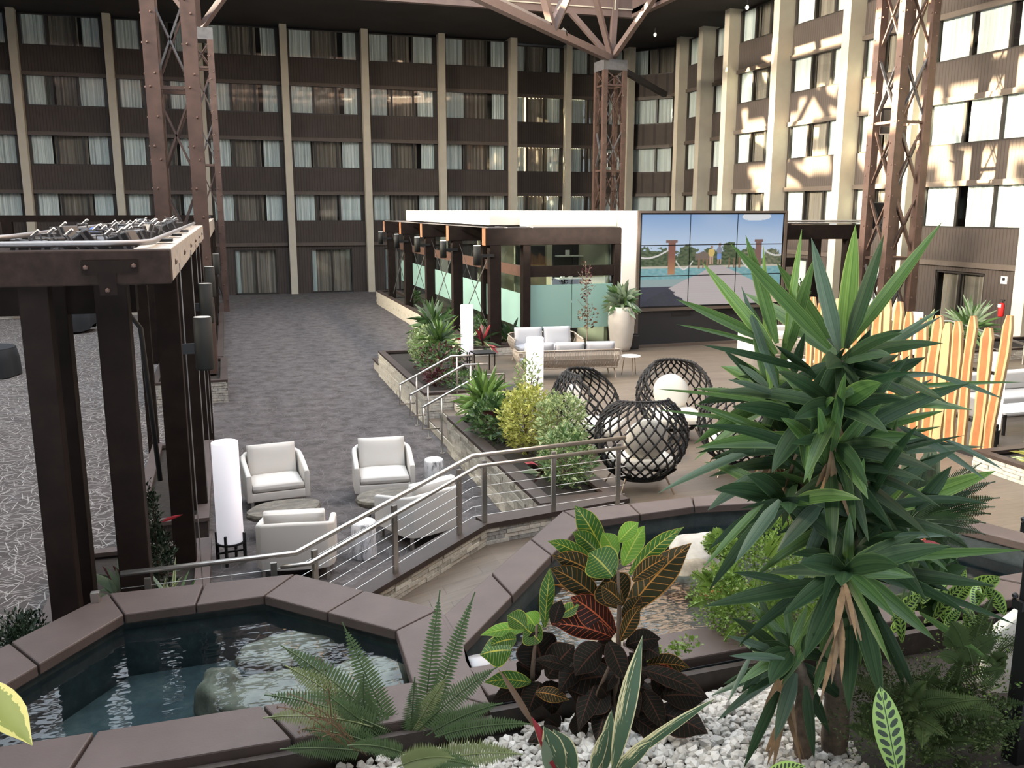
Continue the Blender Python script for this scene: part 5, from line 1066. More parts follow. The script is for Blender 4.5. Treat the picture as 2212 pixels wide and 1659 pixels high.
# ================================================================== PLANTS
def bez(a,c,b,n=9): return [a*(1-t_)**2+c*2*t_*(1-t_)+b*t_*t_ for t_ in [i/(n-1) for i in range(n)]]
def addleaf(root,a,b,w,m,sag=.12,name='leaf',prof='lance',fold=.22,twist=0.,n=9,cross=2,side=None):
    """one leaf from a to b (world), bowed upwards by sag*length"""
    a=Vector(a); b=Vector(b); L=(b-a).length; c=(a+b)/2+Vector((0,0,sag*L)); d=(b-a).normalized()
    if side is None:
        v=((a+b)/2-CAM).normalized(); side=d.cross(v).normalized(); side=(Matrix.Rotation(twist,3,d)@side)
    mb=MB(); mb.leaf(bez(a,c,b,n),w,side,prof,fold,cross); return mb.build(name,m,root,True)
r=random.Random(99)
Z1=lambda X,Y:(1420+X/2.6755,480+Y/2.6755)
Z2=lambda X,Y:(1500+X/2.865,1080+Y/2.865)
G,N_,D_,B_='yucca_bright','yucca_mid','yucca_dark','yucca_blue'
YB=W(1800,1640,.72); YB2=W(1735,1650,.72); dY=(YB-CAM).dot(_f)
yu=thing('yucca_tree','tall multi-headed yucca with long sword leaves rising from the pebbles','plant',YB)
def trunk(pts,rs): 
    mb=MB(); P=[]; Rr=[]
    for i in range(len(pts)-1):
        for k in range(6): t_=k/6; P.append(Vector(pts[i]).lerp(Vector(pts[i+1]),t_)); Rr.append((rs[i]*(1-t_)+rs[i+1]*t_)*(1+.07*math.sin(len(P)*2.4)))
    P.append(Vector(pts[-1])); Rr.append(rs[-1]); mb.tube(P,Rr,12); mb.build('trunk','yucca_trunk',yu,True)
HA=at(*Z1(700,1020),dY+.10); HB=at(*Z1(1065,800),dY+.0); HC=at(*Z1(1025,1290),dY-.15); HD=at(*Z2(930,440),dY-.45); HE=at(*Z2(590,930),dY-.25)
mid=at(1815,1250,dY); trunk([YB-Vector((0,0,.1)),at(1815,1420,dY),mid,at(1800,1050,dY),HB],[.085,.08,.07,.05,.035])
trunk([mid,at(1760,1150,dY+.05),HA],[.06,.045,.03]); trunk([mid,at(1835,1290,dY-.2),HD],[.05,.04,.03])
trunk([YB2-Vector((0,0,.1)),at(1740,1500,dY-.1),at(1715,1420,dY-.2),HE],[.065,.06,.045,.03])
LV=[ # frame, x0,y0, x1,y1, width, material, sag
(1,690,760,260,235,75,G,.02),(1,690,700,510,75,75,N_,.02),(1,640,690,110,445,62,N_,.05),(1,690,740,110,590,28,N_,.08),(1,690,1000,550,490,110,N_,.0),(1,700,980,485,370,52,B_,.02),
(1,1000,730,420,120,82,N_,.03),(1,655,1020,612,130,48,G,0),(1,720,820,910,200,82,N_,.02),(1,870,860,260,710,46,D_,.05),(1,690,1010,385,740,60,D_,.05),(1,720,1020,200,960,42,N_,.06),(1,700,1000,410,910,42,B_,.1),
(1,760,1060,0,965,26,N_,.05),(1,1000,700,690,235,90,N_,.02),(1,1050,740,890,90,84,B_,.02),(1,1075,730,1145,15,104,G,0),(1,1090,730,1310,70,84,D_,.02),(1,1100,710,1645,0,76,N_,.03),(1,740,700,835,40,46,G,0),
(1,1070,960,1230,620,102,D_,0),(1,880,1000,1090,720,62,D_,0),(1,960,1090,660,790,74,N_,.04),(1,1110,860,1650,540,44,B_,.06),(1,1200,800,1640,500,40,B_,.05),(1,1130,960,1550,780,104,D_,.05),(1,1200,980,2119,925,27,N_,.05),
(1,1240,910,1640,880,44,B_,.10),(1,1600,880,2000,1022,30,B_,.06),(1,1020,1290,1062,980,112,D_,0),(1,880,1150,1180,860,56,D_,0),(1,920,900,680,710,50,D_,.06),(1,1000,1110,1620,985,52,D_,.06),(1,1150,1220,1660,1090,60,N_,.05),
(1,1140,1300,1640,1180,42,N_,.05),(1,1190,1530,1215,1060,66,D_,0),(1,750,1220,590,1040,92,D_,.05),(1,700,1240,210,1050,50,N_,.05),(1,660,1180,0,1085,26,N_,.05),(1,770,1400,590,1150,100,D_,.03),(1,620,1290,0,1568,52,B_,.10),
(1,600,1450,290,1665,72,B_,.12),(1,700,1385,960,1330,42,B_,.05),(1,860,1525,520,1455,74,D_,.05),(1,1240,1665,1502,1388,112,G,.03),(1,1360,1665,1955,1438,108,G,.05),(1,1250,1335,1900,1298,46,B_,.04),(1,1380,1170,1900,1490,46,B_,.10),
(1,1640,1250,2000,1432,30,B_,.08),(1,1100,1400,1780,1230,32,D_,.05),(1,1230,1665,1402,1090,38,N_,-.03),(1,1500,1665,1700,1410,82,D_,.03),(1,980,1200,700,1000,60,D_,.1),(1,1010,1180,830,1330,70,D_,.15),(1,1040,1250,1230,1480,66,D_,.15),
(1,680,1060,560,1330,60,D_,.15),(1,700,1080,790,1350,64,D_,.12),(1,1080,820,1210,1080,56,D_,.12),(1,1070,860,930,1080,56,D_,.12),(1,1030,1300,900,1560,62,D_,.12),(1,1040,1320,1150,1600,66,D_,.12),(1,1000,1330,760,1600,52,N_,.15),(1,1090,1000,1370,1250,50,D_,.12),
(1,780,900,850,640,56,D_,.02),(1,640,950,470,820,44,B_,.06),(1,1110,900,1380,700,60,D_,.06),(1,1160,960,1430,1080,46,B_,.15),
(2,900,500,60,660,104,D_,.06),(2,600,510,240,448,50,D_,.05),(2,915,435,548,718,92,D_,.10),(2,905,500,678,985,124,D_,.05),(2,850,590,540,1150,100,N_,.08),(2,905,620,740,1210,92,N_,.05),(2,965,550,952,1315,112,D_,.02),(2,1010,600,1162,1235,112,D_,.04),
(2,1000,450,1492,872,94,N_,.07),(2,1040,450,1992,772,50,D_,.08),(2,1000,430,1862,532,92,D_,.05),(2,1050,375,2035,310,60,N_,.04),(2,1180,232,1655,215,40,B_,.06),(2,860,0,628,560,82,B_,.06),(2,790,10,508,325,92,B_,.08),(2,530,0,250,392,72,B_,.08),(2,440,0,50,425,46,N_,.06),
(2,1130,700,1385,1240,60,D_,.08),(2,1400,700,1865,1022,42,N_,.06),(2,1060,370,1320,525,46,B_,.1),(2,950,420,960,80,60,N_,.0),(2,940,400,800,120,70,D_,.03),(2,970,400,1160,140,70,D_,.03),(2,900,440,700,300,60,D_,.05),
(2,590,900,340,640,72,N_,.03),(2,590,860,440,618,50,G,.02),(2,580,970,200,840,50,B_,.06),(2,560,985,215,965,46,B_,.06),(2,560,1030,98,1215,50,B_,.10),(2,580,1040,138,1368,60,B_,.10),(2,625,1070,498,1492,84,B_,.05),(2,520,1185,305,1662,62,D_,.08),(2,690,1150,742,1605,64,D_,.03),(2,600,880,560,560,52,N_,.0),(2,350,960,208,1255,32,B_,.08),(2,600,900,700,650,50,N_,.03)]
for i,(fr_,x0,y0,x1,y1,w_,m,sg) in enumerate(LV):
    z=Z1 if fr_==1 else Z2; k=2.7 if fr_==1 else 2.865
    cen=(HA,HB,HC,HD,HE); a0=z(x0,y0); da=dY+r.uniform(-.12,.12)
    L=math.hypot(x1-x0,y1-y0)/k*dY/FPX; dz=r.uniform(-.35,.25)*L*(1.0 if w_<60 else .5)
    if m==D_: dz-=.1*L
    if m==B_: dz+=.05*L
    if fr_==2: da-=.25
    a=at(a0[0],a0[1],da); b=at(*z(x1,y1),da+dz); addleaf(yu,a,b,w_/k*dY/FPX*1.02,m,sg*.6,twist=r.uniform(-.35,.35))
# extra inner leaves and dead skirt
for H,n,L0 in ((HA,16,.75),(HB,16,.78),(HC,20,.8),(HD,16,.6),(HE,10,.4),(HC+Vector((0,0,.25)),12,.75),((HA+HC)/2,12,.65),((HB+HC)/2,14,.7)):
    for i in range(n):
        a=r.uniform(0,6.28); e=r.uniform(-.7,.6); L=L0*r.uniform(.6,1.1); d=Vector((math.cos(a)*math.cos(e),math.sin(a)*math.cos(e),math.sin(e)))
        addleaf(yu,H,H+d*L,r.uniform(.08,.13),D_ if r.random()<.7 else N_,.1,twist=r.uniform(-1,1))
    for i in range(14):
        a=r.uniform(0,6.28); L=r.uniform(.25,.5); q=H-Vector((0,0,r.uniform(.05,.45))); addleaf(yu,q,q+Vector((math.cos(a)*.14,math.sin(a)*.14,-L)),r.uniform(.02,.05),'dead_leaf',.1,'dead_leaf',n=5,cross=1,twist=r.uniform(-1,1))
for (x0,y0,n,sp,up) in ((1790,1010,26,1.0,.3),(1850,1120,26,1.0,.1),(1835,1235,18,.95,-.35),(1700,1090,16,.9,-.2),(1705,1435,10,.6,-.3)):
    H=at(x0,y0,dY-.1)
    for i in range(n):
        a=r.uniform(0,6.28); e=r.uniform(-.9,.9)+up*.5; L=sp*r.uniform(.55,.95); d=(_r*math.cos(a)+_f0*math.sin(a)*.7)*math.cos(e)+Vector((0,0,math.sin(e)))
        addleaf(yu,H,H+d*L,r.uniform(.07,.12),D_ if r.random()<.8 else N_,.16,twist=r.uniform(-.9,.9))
# croton
dC=5.85
cr=thing('croton_plant','tall croton with dark leaves veined orange and bright green top leaves','plant',W(1325,1600,.72))
Z3=lambda X,Y:(1000+X/2.866,1080+Y/2.866)
sb=W(1325,1600,.70); top=at(1335,1235,dC-.1); st_=at(1335,1420,dC)
mb=MB(); mb.tube([sb,st_,at(1338,1320,dC),top],[.022,.02,.016,.010],8); mb.build('stem','stem_brown',cr,True); mb=MB(); mb.tube([sb,at(1290,1500,dC),at(1325,1420,dC)],[.02,.015,.01],6); mb.build('stem','stem_brown',cr,True)
CL=[(880,340,700,50,125,'croton_green'),(850,340,688,205,100,'croton_green'),(820,400,537,262,88,'croton_green'),(950,345,868,210,100,'croton_lime'),(990,405,1118,172,105,'croton_lime'),(965,260,1082,145,85,'croton_lime'),(930,475,788,335,190,'croton_green'),
(1030,460,1352,182,80,'croton_green'),(1010,700,1395,288,165,'croton_dark'),(870,490,568,350,120,'croton_dark'),(845,620,552,430,130,'croton_dark'),(975,665,900,470,215,'croton_dark'),(945,825,680,612,165,'croton_red'),(925,850,563,772,125,'croton_red'),(975,870,1092,668,85,'croton_dark'),
(965,1090,613,1152,175,'croton_black'),(1140,1020,1392,1038,100,'croton_dark'),(1240,1215,1505,1225,165,'croton_black'),(1180,1310,1502,1440,175,'croton_black'),(1100,1050,1505,1222,90,'croton_black'),(1010,900,1215,860,110,'croton_black'),(1050,880,1210,960,150,'croton_black'),
(900,880,1000,1120,110,'croton_black'),(860,900,700,1080,150,'croton_black'),(900,1180,760,1330,140,'croton_black'),(960,1150,1080,1340,140,'croton_black'),(900,1250,830,1500,130,'croton_black'),(1000,1250,1180,1480,140,'croton_black'),(1060,1350,1340,1580,120,'croton_black'),(760,960,600,1190,120,'croton_black'),(1050,500,1260,360,90,'croton_dark'),
(1150,1100,1310,1060,80,'croton_red'),(990,640,860,540,110,'croton_dark'),(1000,760,1100,600,90,'croton_dark'),(830,1100,720,1420,110,'croton_black'),(1120,1180,1240,1420,110,'croton_black')]
for (x0,y0,x1,y1,w_,m) in CL:
    w_*=1.32; L=math.hypot(x1-x0,y1-y0)/2.866*dC/FPX; x1+=(x1-x0)*.05; y1+=(y1-y0)*.05; da=dC+r.uniform(-.1,.1)+(.1 if y0<420 else -.05); addleaf(cr,at(*Z3(x0,y0),da+.05),at(*Z3(x1,y1),da-r.uniform(-.05,.35)*L),w_/2.866*dC/FPX,m,.12,prof='oval',fold=.25,twist=r.uniform(-.35,.35),cross=3,n=10)
for i in range(34):
    px=r.uniform(1180,1440); py=r.uniform(1400,1580); a=r.uniform(0,6.28); p=at(px,py,dC+r.uniform(0,.3)); L=r.uniform(.16,.28); addleaf(cr,p,p+_r*(L*math.cos(a))+Vector((0,0,L*math.sin(a)*.8))-_f0*.08,r.uniform(.09,.14),'croton_black',.12,prof='oval',fold=.25,twist=r.uniform(-.5,.5),cross=3,n=8)
c2=thing('croton_plant','smaller bright green croton at the left foot of the tall croton','plant',W(1150,1560,.72)); mb=MB(); mb.tube([W(1150,1560,.70),at(1150,1450,5.9),at(1160,1350,5.9)],[.02,.016,.01],7); mb.build('stem','stem_brown',c2,True)
for (x0,y0,x1,y1,w_,m) in ((505,790,540,418,78,'croton_green'),(395,800,108,838,70,'croton_lime'),(390,790,272,715,110,'croton_green'),(455,790,385,700,120,'croton_lime'),(480,880,375,790,130,'croton_green'),(330,860,170,900,110,'croton_green'),(300,930,105,960,160,'croton_green'),(500,1050,430,820,230,'croton_black'),(420,1130,130,1130,90,'croton_green'),(420,1150,180,1240,90,'croton_black'),(520,1100,690,900,180,'croton_black'),(470,1100,330,1010,180,'croton_black'),(530,1120,560,1340,150,'croton_black'),(480,1130,400,1330,130,'croton_black'),(560,780,610,620,80,'croton_black'),(600,720,720,650,70,'croton_green'),(450,1190,660,1240,80,'croton_dark')):
    w_*=1.3; L=math.hypot(x1-x0,y1-y0)/2.866*5.9/FPX; da=5.9+r.uniform(-.08,.08); addleaf(c2,at(*Z3(x0,y0),da),at(*Z3(x1,y1),da-r.uniform(-.1,.3)*L),w_/2.866*5.9/FPX,m,.12,prof='oval',fold=.25,twist=r.uniform(-.3,.3),cross=3,n=10)
# stromanthe
s3=thing('stromanthe_plant','cream-striped plant with long upright leaves at the bottom of the frame','plant',W(1270,1650,.72))
for (x0,y0,x1,y1,w_,m,dd) in ((925,1690,1112,838,125,'stromanthe_leaf',-.5),(870,1690,920,1300,90,'stromanthe_leaf',-.45),(620,1690,500,1400,140,'stromanthe_leaf',-.5),(700,1690,560,1420,150,'stromanthe_leaf',-.45),(900,1690,1565,1228,70,'stromanthe_leaf',-.4),(960,1690,1178,1490,80,'stromanthe_leaf',-.5),(590,1690,425,1340,60,'stromanthe_red',-.5),(440,1400,218,1045,40,'dry_leaf',-.5),(560,1690,430,1360,40,'stromanthe_leaf',-.48),(800,1690,900,1400,80,'stromanthe_leaf',-.45),(540,1690,500,1480,70,'silver_leaf',-.5)):
    addleaf(s3,at(*Z3(x0,y0),dC+dd),at(*Z3(x1,y1),dC+dd-.05),w_/2.866*5.4/FPX,m,.05,prof='lance' if w_<100 else 'oval',fold=.2,twist=r.uniform(-.2,.2),cross=3)
# sword fern
def frond(root,a,b,sag,wd,m,npin=34,seed=0,name='frond',kind=None):
    a=Vector(a); b=Vector(b); L=(b-a).length; c=(a+b)/2+Vector((0,0,sag*L)); P=bez(a,c,b,40); mb=MB(); mb.tube(P[::3]+[P[-1]],[.005]*len(P[::3])+[.002],5,caps=False)
    v=((a+b)/2-CAM).normalized(); rr=random.Random(seed)
    for i in range(npin):
        t_=.10+.88*i/npin; k=t_*39; j=int(k); p=P[j].lerp(P[min(39,j+1)],k-j); d=(P[min(39,j+1)]-P[max(0,j-1)]).normalized(); s=d.cross(v).normalized(); w_=wd*(math.sin(math.pi*min(1,.12+t_*.93))**.55)*(1-.55*t_**3)
        for sg in (-1,1):
            q=(s*sg+d*.28+Vector((0,0,-.12))).normalized(); e=p+q*w_*rr.uniform(.88,1.08); n=d; h=.40*L/npin*(.9 if i<npin*.9 else .7); b0=len(mb.v); mid_=(p+e)/2+Vector((0,0,.02*w_*10*.1)); nn=q.cross(v).normalized()
            mb.v+=[tuple(p-nn*h*.7),tuple(p+nn*h*.7),tuple(mid_+nn*h),tuple(mid_-nn*h),tuple(e)]; mb.face((b0,b0+1,b0+2,b0+3)); mb.face((b0+3,b0+2,b0+4))
    return mb.build(name,m,root,False)
fe=thing('sword_fern','large green sword fern spreading over the front pond rim','plant',W(855,1640,.72)); dF=5.75
Z4=lambda X,Y:(560+X/3.687,1250+Y/3.687)
for k,(x0,y0,x1,y1,w_,m,dd,sg) in enumerate(((1290,1280,1440,90,105,'fern_leaf',.15,.02),(1330,1200,1720,105,90,'fern_leaf',.1,.03),(1100,1300,660,345,125,'fern_leaf',.1,-.02),(1080,1250,170,530,150,'fern_leaf',0,.08),(1000,1200,40,925,140,'fern_leaf',-.1,.1),(900,1180,30,1110,120,'fern_pale',-.15,.12),(850,1150,200,690,130,'fern_pale',-.05,.1),(840,1260,830,755,120,'fern_leaf',0,0),(860,1380,160,1360,100,'fern_leaf',-.3,.06),(1250,1220,1900,700,110,'fern_leaf',0,.08),(1330,1250,1940,990,95,'fern_leaf',-.1,.1),(1400,1260,2200,1160,85,'fern_leaf',-.2,.10),(1300,1480,2100,1400,130,'fern_pale',-.45,.1),(1100,1500,1560,1430,120,'fern_pale',-.5,.12),(1150,1330,1500,770,110,'fern_pale',.05,.02),(1050,1350,560,940,120,'fern_leaf',-.05,.05),(1200,1350,1240,780,90,'fern_leaf',.05,0),(950,1330,330,1200,110,'fern_leaf',-.2,.1),(1180,1400,700,1330,90,'fern_leaf',-.25,.12),(1150,1450,1750,1500,100,'fern_leaf',-.4,.1))):
    frond(fe,at(*Z4(x0,y0),dF+dd*.5),at(*Z4(x1,y1),dF+dd-.1),sg,w_/3.687*dF/FPX,m,36,k)
dr_=thing('dry_stems','dry seedy stems hanging over the pond rim below the fern','plant',W(640,1640,.72))
for i in range(9):
    a=at(720+i*9,1600+i*4,5.5); b=at(590+r.uniform(0,150),1480+r.uniform(0,130),5.3); P=bez(a,(a+b)/2+Vector((0,0,.12)),b,8); mb=MB(); mb.tube(P,.003,4)
    for p in P[2:]:
        for k in range(3): q=p+Vector((r.uniform(-.03,.03),r.uniform(-.03,.03),r.uniform(-.03,.03))); b0=len(mb.v); mb.v+=[tuple(q),tuple(q+Vector((.010,0,.008))),tuple(q+Vector((.004,.008,.018)))]; mb.face((b0,b0+1,b0+2))
    mb.build('stem','dry_leaf',dr_)
# rattlesnake plants
rs=thing('rattlesnake_plant','spotted rattlesnake plant leaf rising at the bottom right','plant',W(1950,1655,.72))
addleaf(rs,at(1945,1700,5.0),at(*Z2(1150,1155),5.0),175/2.865*5.0/FPX,'rattlesnake_leaf',.0,prof='obov',fold=.12,cross=3,n=14,twist=.15)
addleaf(rs,at(1650,1680,5.1),at(1740,1655,5.0),.10,'rattlesnake_leaf',.1,prof='oval',cross=3)
rs2=thing('rattlesnake_plant','clump of spotted light green leaves at the right under the yucca','plant',W(2050,1400,.72)); 
for i in range(26):
    x,y=Z2(r.uniform(1250,1830),r.uniform(470,730)); a=at(x-r.uniform(-40,60),y+r.uniform(20,60),6.3+r.uniform(-.2,.3)); addleaf(rs2,a,at(x+r.uniform(-20,50),y-r.uniform(0,40),6.1+r.uniform(-.2,.3)),r.uniform(.07,.11),'rattlesnake_leaf',.15,prof='oval',cross=3,twist=r.uniform(-.5,.5))
for i in range(10): a=at(1980+r.uniform(-30,60),1290+r.uniform(0,50),6.4); addleaf(rs2,a,a+Vector((r.uniform(-.15,.15),r.uniform(-.1,.1),r.uniform(.0,.15))),.10,'deep_leaf',.1,prof='heart')
# anthurium
an=thing('anthurium_plant','two coral pink anthurium flowers behind the yucca leaves','plant',W(1990,1350,.72))
for (x,y,w_,dx) in ((1385,265,.20,-1),(1420,280,.22,1)):
    px,py=Z2(x,y); p=at(px,py,5.9); addleaf(an,p+Vector((-.05*dx,0,.02)),p+_r*(.13*dx)+Vector((0,0,-.02)),w_*.55,'anthurium_pink',.15,'spathe',prof='heart',side=Vector((0,-.9,.45)) ); mb=MB(); mb.tube([p,p+Vector((-.02,-.02,.07))],[.010,.005],6); mb.build('spadix','spadix',an); mb=MB(); mb.tube([p,p+Vector((0,.1,-.45))],.006,5); mb.build('flower_stem','stem_green',an)
px,py=Z2(1305,285); p=at(px,py,5.9); addleaf(an,p+_r*.05,p-_r*.10+Vector((0,0,.0)),.08,'anthurium_pink',.1,'spathe',prof='oval')
for i in range(14): x,y=Z2(r.uniform(1200,1600),r.uniform(290,420)); a=at(x,y+30,6.1); addleaf(an,a,at(x+r.uniform(-50,70),y,6.0),.10,r.choice(['mid_leaf','deep_leaf']),.15,prof='oval')
# foliage masses: small-leaved ferns and shrubs
def foliage(root,pts_fn,n,size,mats,prof='oval',seed=0,up=.2,name='foliage',wr=.5):
    rr=random.Random(seed); mbs={m:MB() for m in mats}
    for i in range(n):
        p,nrm=pts_fn(rr); m=rr.choice(mats); mb=mbs[m]; a=rr.uniform(0,6.28); e=rr.uniform(-.5,.9); d=(Vector((math.cos(a)*math.cos(e),math.sin(a)*math.cos(e),math.sin(e)))+nrm*.6+Vector((0,0,up))).normalized(); L=size*rr.uniform(.6,1.3); s=d.cross(Vector((rr.uniform(-1,1),rr.uniform(-1,1),rr.uniform(-1,1)))).normalized()*(L*wr/2); q=p+d*L; c=p+d*L*.45+Vector((0,0,L*.06)); b0=len(mb.v)
        mb.v+=[tuple(p),tuple(c-s),tuple(q),tuple(c+s)]; mb.face((b0,b0+1,b0+2,b0+3),((0,0),(.45,-1),(1,0),(.45,1)))
    for m,mb in mbs.items():
        if mb.v: mb.build(name,m,root,kind='stuff')
def ell(c,rad,fill=.35):
    c=Vector(c)
    def f(rr):
        a=rr.uniform(0,6.28); z=rr.uniform(-1,1); k=rr.uniform(fill,1)**.5; v=Vector((math.cos(a)*math.sqrt(1-z*z),math.sin(a)*math.sqrt(1-z*z),z)); l=1+.25*noise.noise(v*2.3+c); return c+Vector((v.x*rad[0],v.y*rad[1],v.z*rad[2]))*k*l, v
    return f
def stems(root,base,tops,r_=.008,m='stem_brown'):
    for t_ in tops: mb=MB(); b=Vector(base); t_=Vector(t_); mb.tube(bez(b,(b+t_)/2+Vector((0,0,.08)),t_,6),[r_*1.3]*3+[r_]*3,5); mb.build('stem',m,root)
mh=thing('maidenhair_fern','bright green maidenhair fern mound trailing into the right pond','plant',(4.6,6.4,.9))
for i,(px,py,d,rd) in enumerate(((1560,1290,7.0,(.30,.3,.26)),(1640,1235,7.3,(.38,.35,.32)),(1620,1330,6.9,(.35,.3,.22)),(1690,1170,7.6,(.36,.35,.30)),(1560,1180,7.7,(.16,.2,.10)),(1720,1290,7.1,(.3,.3,.3)))): foliage(mh,ell(at(px,py,d),rd,.15),1500,.026,['maidenhair'],seed=i+40,wr=.85)
for i in range(5): p=at(1400+i*22,1430-i*10,6.3); foliage(mh,ell(p,(.10,.08,.03)),50,.03,['maidenhair'],seed=60+i,wr=.8)
rr=random.Random(77)
for i,(px,py,d,rd) in enumerate(((1560,1290,7.0,.3),(1640,1235,7.3,.38),(1620,1330,6.9,.32),(1690,1170,7.6,.34),(1560,1180,7.7,.18),(1720,1290,7.1,.3))):
    c=at(px,py,d)
    for k in range(16):
        a=rr.uniform(0,6.28); e=rr.uniform(-.2,1.2); v=Vector((math.cos(a)*math.cos(e),math.sin(a)*math.cos(e),math.sin(e))); frond(mh,c+v*rd*.5,c+v*rd*1.15-Vector((0,0,.04)),.1,.05,'maidenhair',16,i*20+k)
mh2=thing('asparagus_fern','feathery dark green fern mass at the bottom right','plant',W(2050,1560,.72))
for i,(px,py,d,rd) in enumerate(((1960,1500,5.6,(.30,.3,.30)),(2080,1480,5.7,(.34,.3,.26)),(2110,1390,6.0,(.28,.2,.16)),(1900,1580,5.4,(.30,.3,.2)),(2060,1600,5.4,(.35,.3,.25)),(1880,1480,5.8,(.18,.2,.14)),(2130,1560,5.5,(.22,.2,.2)))): foliage(mh2,ell(at(px,py,d),rd,.1),900,.026,['maidenhair_dark'] if i not in (1,2) else ['maidenhair','maidenhair_dark'],seed=i+80,wr=.45)
for i in range(90):
    px,py=r.choice(((1960,1520),(2080,1500),(2110,1410),(1920,1590),(2060,1610),(2000,1560))); a=at(px+r.uniform(-50,50),py+r.uniform(-20,40),5.6+r.uniform(-.2,.3)); frond(mh2,a,a+Vector((r.uniform(-.32,.32),r.uniform(-.3,.2),r.uniform(.0,.26))),.15,r.uniform(.045,.075),'maidenhair_dark',22,i)
sg_=thing('sago_palm','dark sago palm with stiff fine fronds behind the yucca','plant',(5.9,6.6,.7))
bs=at(1960,1130,6.9)
for i in range(16):
    x1=(2150,2160,2140,2130,2100,2050,2120,2080,2150,2000,2110,2060,2090,2130,2040,2100)[i]; y1=(1040,1075,1110,1155,1190,1010,1000,1230,1095,1000,1060,1100,1150,1130,1210,1030)[i]; frond(sg_,bs,at(x1,y1,6.7+r.uniform(-.2,.3)),.12,.085,'deep_leaf' if i%3 else 'conifer',46,i+200)
mb=MB(); mb.blob(bs-Vector((0,0,.30)),(.09,.09,.22),3,.2,2); mb.build('trunk','yucca_trunk',sg_)
bm_=thing('agave_plant','blue-green broad upright leaves behind the yucca near the log-slab screen','plant',W(1960,1060,.5))
for i in range(14): px=1880+i*11; a=W(px,1110+r.uniform(-10,20),.46); addleaf(bm_,a,at(px+r.uniform(-25,40),960+r.uniform(-20,40),9.1),.13,'silver_leaf' if i%2 else 'yucca_blue',.02,twist=r.uniform(-.6,.6))
# planting beds behind
def dracaena(lb,base,h,n,L,wd,mats,seed,heads=1,spread=.0,name='spiky_plant'):
    rr=random.Random(seed); T=thing(name,lb,'plant',base); base=Vector(base)
    for k in range(heads):
        H=base+Vector((rr.uniform(-spread,spread),rr.uniform(-spread,spread),h*rr.uniform(.8,1.1))); mb=MB(); mb.tube([base,H],.02,6); mb.build('stem','stem_brown',T)
        for i in range(n):
            a=rr.uniform(0,6.28); e=rr.uniform(-.5,1.35); l=L*rr.uniform(.7,1.1); d=Vector((math.cos(a)*math.cos(e),math.sin(a)*math.cos(e),math.sin(e))); q=H-Vector((0,0,rr.uniform(0,.25))); addleaf(T,q,q+d*l-Vector((0,0,.1*l*(1-math.sin(e)))),wd,rr.choice(mats),.12,n=6,cross=1,twist=rr.uniform(-.6,.6))
    return T
p=W(952,800,.6); dracaena('spiky green dracaena at the near corner of the far planting bed',(p.x,p.y-.1,.57),.75,70,.62,.05,[N_,B_,G],1,2,.12)
p=W(1065,850,.6); dracaena('bright spiky dracaena beside the steps in the near planting bed',(3.95,14.25,.57),.62,70,.60,.055,[G,N_,G],2,2,.14)
def shrub(lb,c,rad,n,size,mats,seed,base=None,name='leafy_shrub',wr=.34):
    T=thing(name,lb,'plant',base or (c[0],c[1],c[2]-rad[2])); foliage(T,ell(c,rad),n,size,mats,seed=seed,wr=wr); b=Vector(T.location); rr=random.Random(seed); stems(T,b,[Vector(c)+Vector((rr.uniform(-.7,.7)*rad[0],rr.uniform(-.7,.7)*rad[1],rr.uniform(-.2,.7)*rad[2])) for _ in range(6)]); return T
shrub('pale variegated shrub at the far left of the far planting bed',(4.25,19.9,1.15),(.42,.5,.45),1500,.10,['pale_variegated'],3,(4.2,19.9,.57))
shrub('dark glossy shrub in the middle of the far planting bed',(4.25,18.6,.98),(.5,.65,.38),700,.13,['deep_leaf','mid_leaf','burgundy_leaf'],4,(4.2,18.6,.57))
shrub('low burgundy plant at the left rim of the far planting bed',(4.0,17.9,.78),(.3,.4,.16),220,.13,['burgundy_leaf'],5,(4.0,17.9,.57))
shrub('low green ground cover under the dracaena in the far planting bed',(4.5,17.5,.76),(.5,.35,.2),420,.10,['mid_leaf','deep_leaf'],6,(4.5,17.5,.57))
shrub('dark broad-leaved clump behind the near dracaena',(3.95,13.3,.92),(.42,.6,.34),700,.14,['deep_leaf','mid_leaf'],7,(3.95,13.3,.57))
shrub('yellow-green variegated shrub in the middle of the near planting bed',(4.15,12.35,1.12),(.42,.50,.50),2400,.085,['yellow_variegated'],8,(4.15,12.35,.57))
shrub('tall pale variegated sprig rising from the near planting bed',(4.35,12.9,1.55),(.22,.22,.42),420,.08,['pale_variegated'],9,(4.3,12.9,.57))
shrub('green and cream variegated shrub at the railing end of the planting bed',(4.15,10.75,.95),(.36,.50,.42),1900,.085,['pale_variegated','mid_leaf'],10,(4.1,10.75,.57))
shrub('pale variegated shrub leaning towards the sideways rope chair',(4.45,11.7,1.2),(.38,.4,.42),1500,.085,['pale_variegated'],11,(4.3,11.6,.57))
dracaena('red-leaved cordyline low in the near planting bed',(3.95,11.2,.57),.12,16,.38,.07,['stromanthe_red','burgundy_leaf','silver_leaf'],12)
dracaena('dark cordyline at the centre of the near planting bed',(4.05,13.1,.57),.5,14,.5,.09,['burgundy_leaf','silver_leaf','deep_leaf'],13)
dracaena('red and green bromeliad against the office pergola post',(6.15,22.45,.65),.25,34,.55,.075,['stromanthe_red','deep_leaf','pale_variegated','burgundy_leaf'],14,2,.25)
dracaena('dark foliage plant at the foot of the office pergola corner post',(7.0,22.95,.6),.3,30,.5,.09,['deep_leaf','conifer'],15,2,.2)
dracaena('leafy plant cascading from the pot in the far planting bed',(4.80,21.7,1.25),.25,80,.72,.085,['mid_leaf','silver_leaf','deep_leaf'],16,1,0)
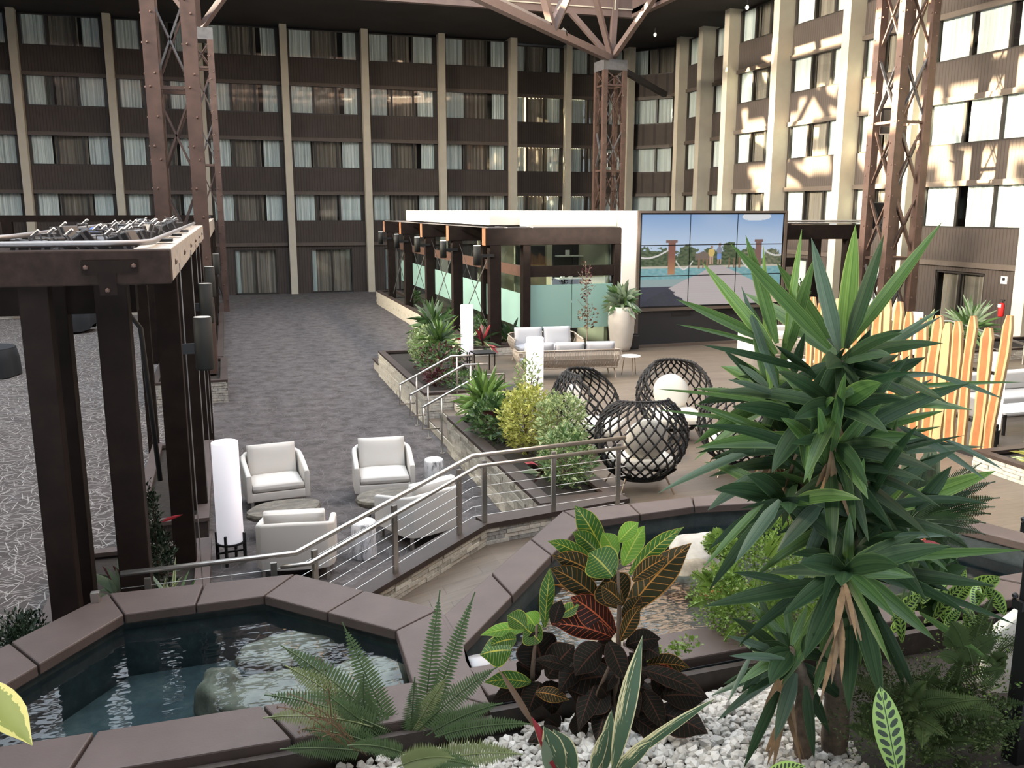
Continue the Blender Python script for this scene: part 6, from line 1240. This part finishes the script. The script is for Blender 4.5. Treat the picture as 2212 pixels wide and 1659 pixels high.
dracaena('full-leaved plant in the tall pale clay pot',(10.05,21.95,1.60),.22,110,.58,.13,['mid_leaf','silver_leaf'],17,1,0)
for i,(y,lb) in enumerate(((25,'first low green clump in the long bed under the office pergola'),(28,'second low green clump in the long bed under the office pergola'),(31.5,'third low green clump in the long bed under the office pergola'),(35,'fourth low green clump in the long bed under the office pergola'))): shrub(lb,(6.95,y,.8),(.22,.9,.28),260,.16,['deep_leaf','mid_leaf'],20+i,(6.95,y,.54))
# bare-stemmed sapling by the office glass
sp_=thing('bare_sapling','thin brown sapling with sparse leaves in front of the frosted glass','plant',(8.9,21.6,.45)); c=Vector((8.9,21.6,.45)); mb=MB(); mb.tube([c,c+Vector((.02,0,1.0)),c+Vector((-.03,0,1.9)),c+Vector((-.06,0,2.45))],[.02,.014,.010,.006],6); mb.build('stem','grey_stem',sp_)
rr=random.Random(6)
for i in range(8): z=.8+i*.18; a=rr.uniform(0,6.28); q=c+Vector((-.02,0,z)); e=q+Vector((math.cos(a)*.25,math.sin(a)*.2,.3)); mb=MB(); mb.tube([q,e],.005,4); mb.build('twig','grey_stem',sp_)
foliage(sp_,ell(c+Vector((-.05,0,1.9)),(.16,.14,.55),.0),110,.085,['dry_leaf','burgundy_leaf'],seed=70,wr=.6); foliage(sp_,ell(c+Vector((0,0,1.0)),(.3,.24,.35),.0),90,.085,['dry_leaf'],seed=71,wr=.6); mb=MB(); mb.lathe([(.18,0),(.2,.02)],c,16); mb.build('root_mat','soil',sp_)
# left planter plants
cf=thing('dwarf_conifer','dark dwarf conifer between the left pergola posts','plant',(-.98,9.3,.2)); c=Vector((-.86,9.3,.25)); foliage(cf,ell(c+Vector((0,0,.42)),(.17,.17,.42),.1),1200,.06,['conifer'],seed=31,up=.7,wr=.35); foliage(cf,ell(c+Vector((-.03,0,.95)),(.09,.09,.3),.1),500,.05,['conifer'],seed=32,up=.9,wr=.35); stems(cf,c,[c+Vector((0,0,1.1))])
cf2=thing('dwarf_conifer','low dark conifer bush at the left edge beyond the pond','plant',(-2.1,7.9,.3)); foliage(cf2,ell((-1.86,8.0,.55),(.22,.22,.30),.1),1800,.05,['conifer'],seed=33,up=.6,wr=.35); stems(cf2,(-1.9,8.0,.05),[(-1.9,8.0,.6)])
mb=MB(); mb.lathe([(.2,0),(.2,.28)],(-1.9,8.0,0),16); mb.build('pot','soil',cf2)
dracaena('spider-leaved plant behind the corner of the left pond',(-.72,8.75,.28),.12,26,.5,.035,['mid_leaf','silver_leaf','pale_variegated'],34,2,.15)
dracaena('dark trailing plant at the foot of the left pergola posts',(-1.25,9.2,.28),.2,22,.45,.05,['deep_leaf','burgundy_leaf','silver_leaf'],35,2,.15)
T=thing('red_bract_leaf','single red strap leaf poking out between the left posts','leaf',(-.8,9.6,1.0)); addleaf(T,(-.82,9.5,1.02),(-.60,9.55,1.06),.035,'stromanthe_red',.05); stems(T,(-.84,9.5,.3),[(-.82,9.5,1.02)],.004)
sg2=thing('broad_leaf','big yellow-green leaf entering at the bottom left','leaf',at(0,1600,4.6)); addleaf(sg2,at(-50,1470,4.7),at(70,1610,4.5),.19,'yellow_variegated',.08,prof='oval',fold=.15,cross=3); mb=MB(); mb.tube([at(-50,1470,4.7),at(-120,1560,4.7)],.006,5); mb.build('stem','stem_green',sg2)
# right-hand plants
dracaena('fern-like plant in the bed on the right deck by the log-slab screen',(10.9,9.1,.66),.15,40,.5,.06,['yellow_variegated','pale_variegated'],41,2,.25)
dracaena('spiky palm in front of the right-hand guest room window',(18.2,18.4,.7),.7,46,.9,.07,['mid_leaf','silver_leaf'],42,2,.2)
dracaena('leafy plant beside the far glowing lamp at the right',(17.0,18.2,.7),.5,30,.7,.12,['mid_leaf','pale_variegated'],43,1,.2)
shrub('bushy green shrub at the foot of the garden pergola',(16.2,23.0,1.4),(.5,.4,.8),500,.14,['mid_leaf'],44,(16.2,23.0,.45))
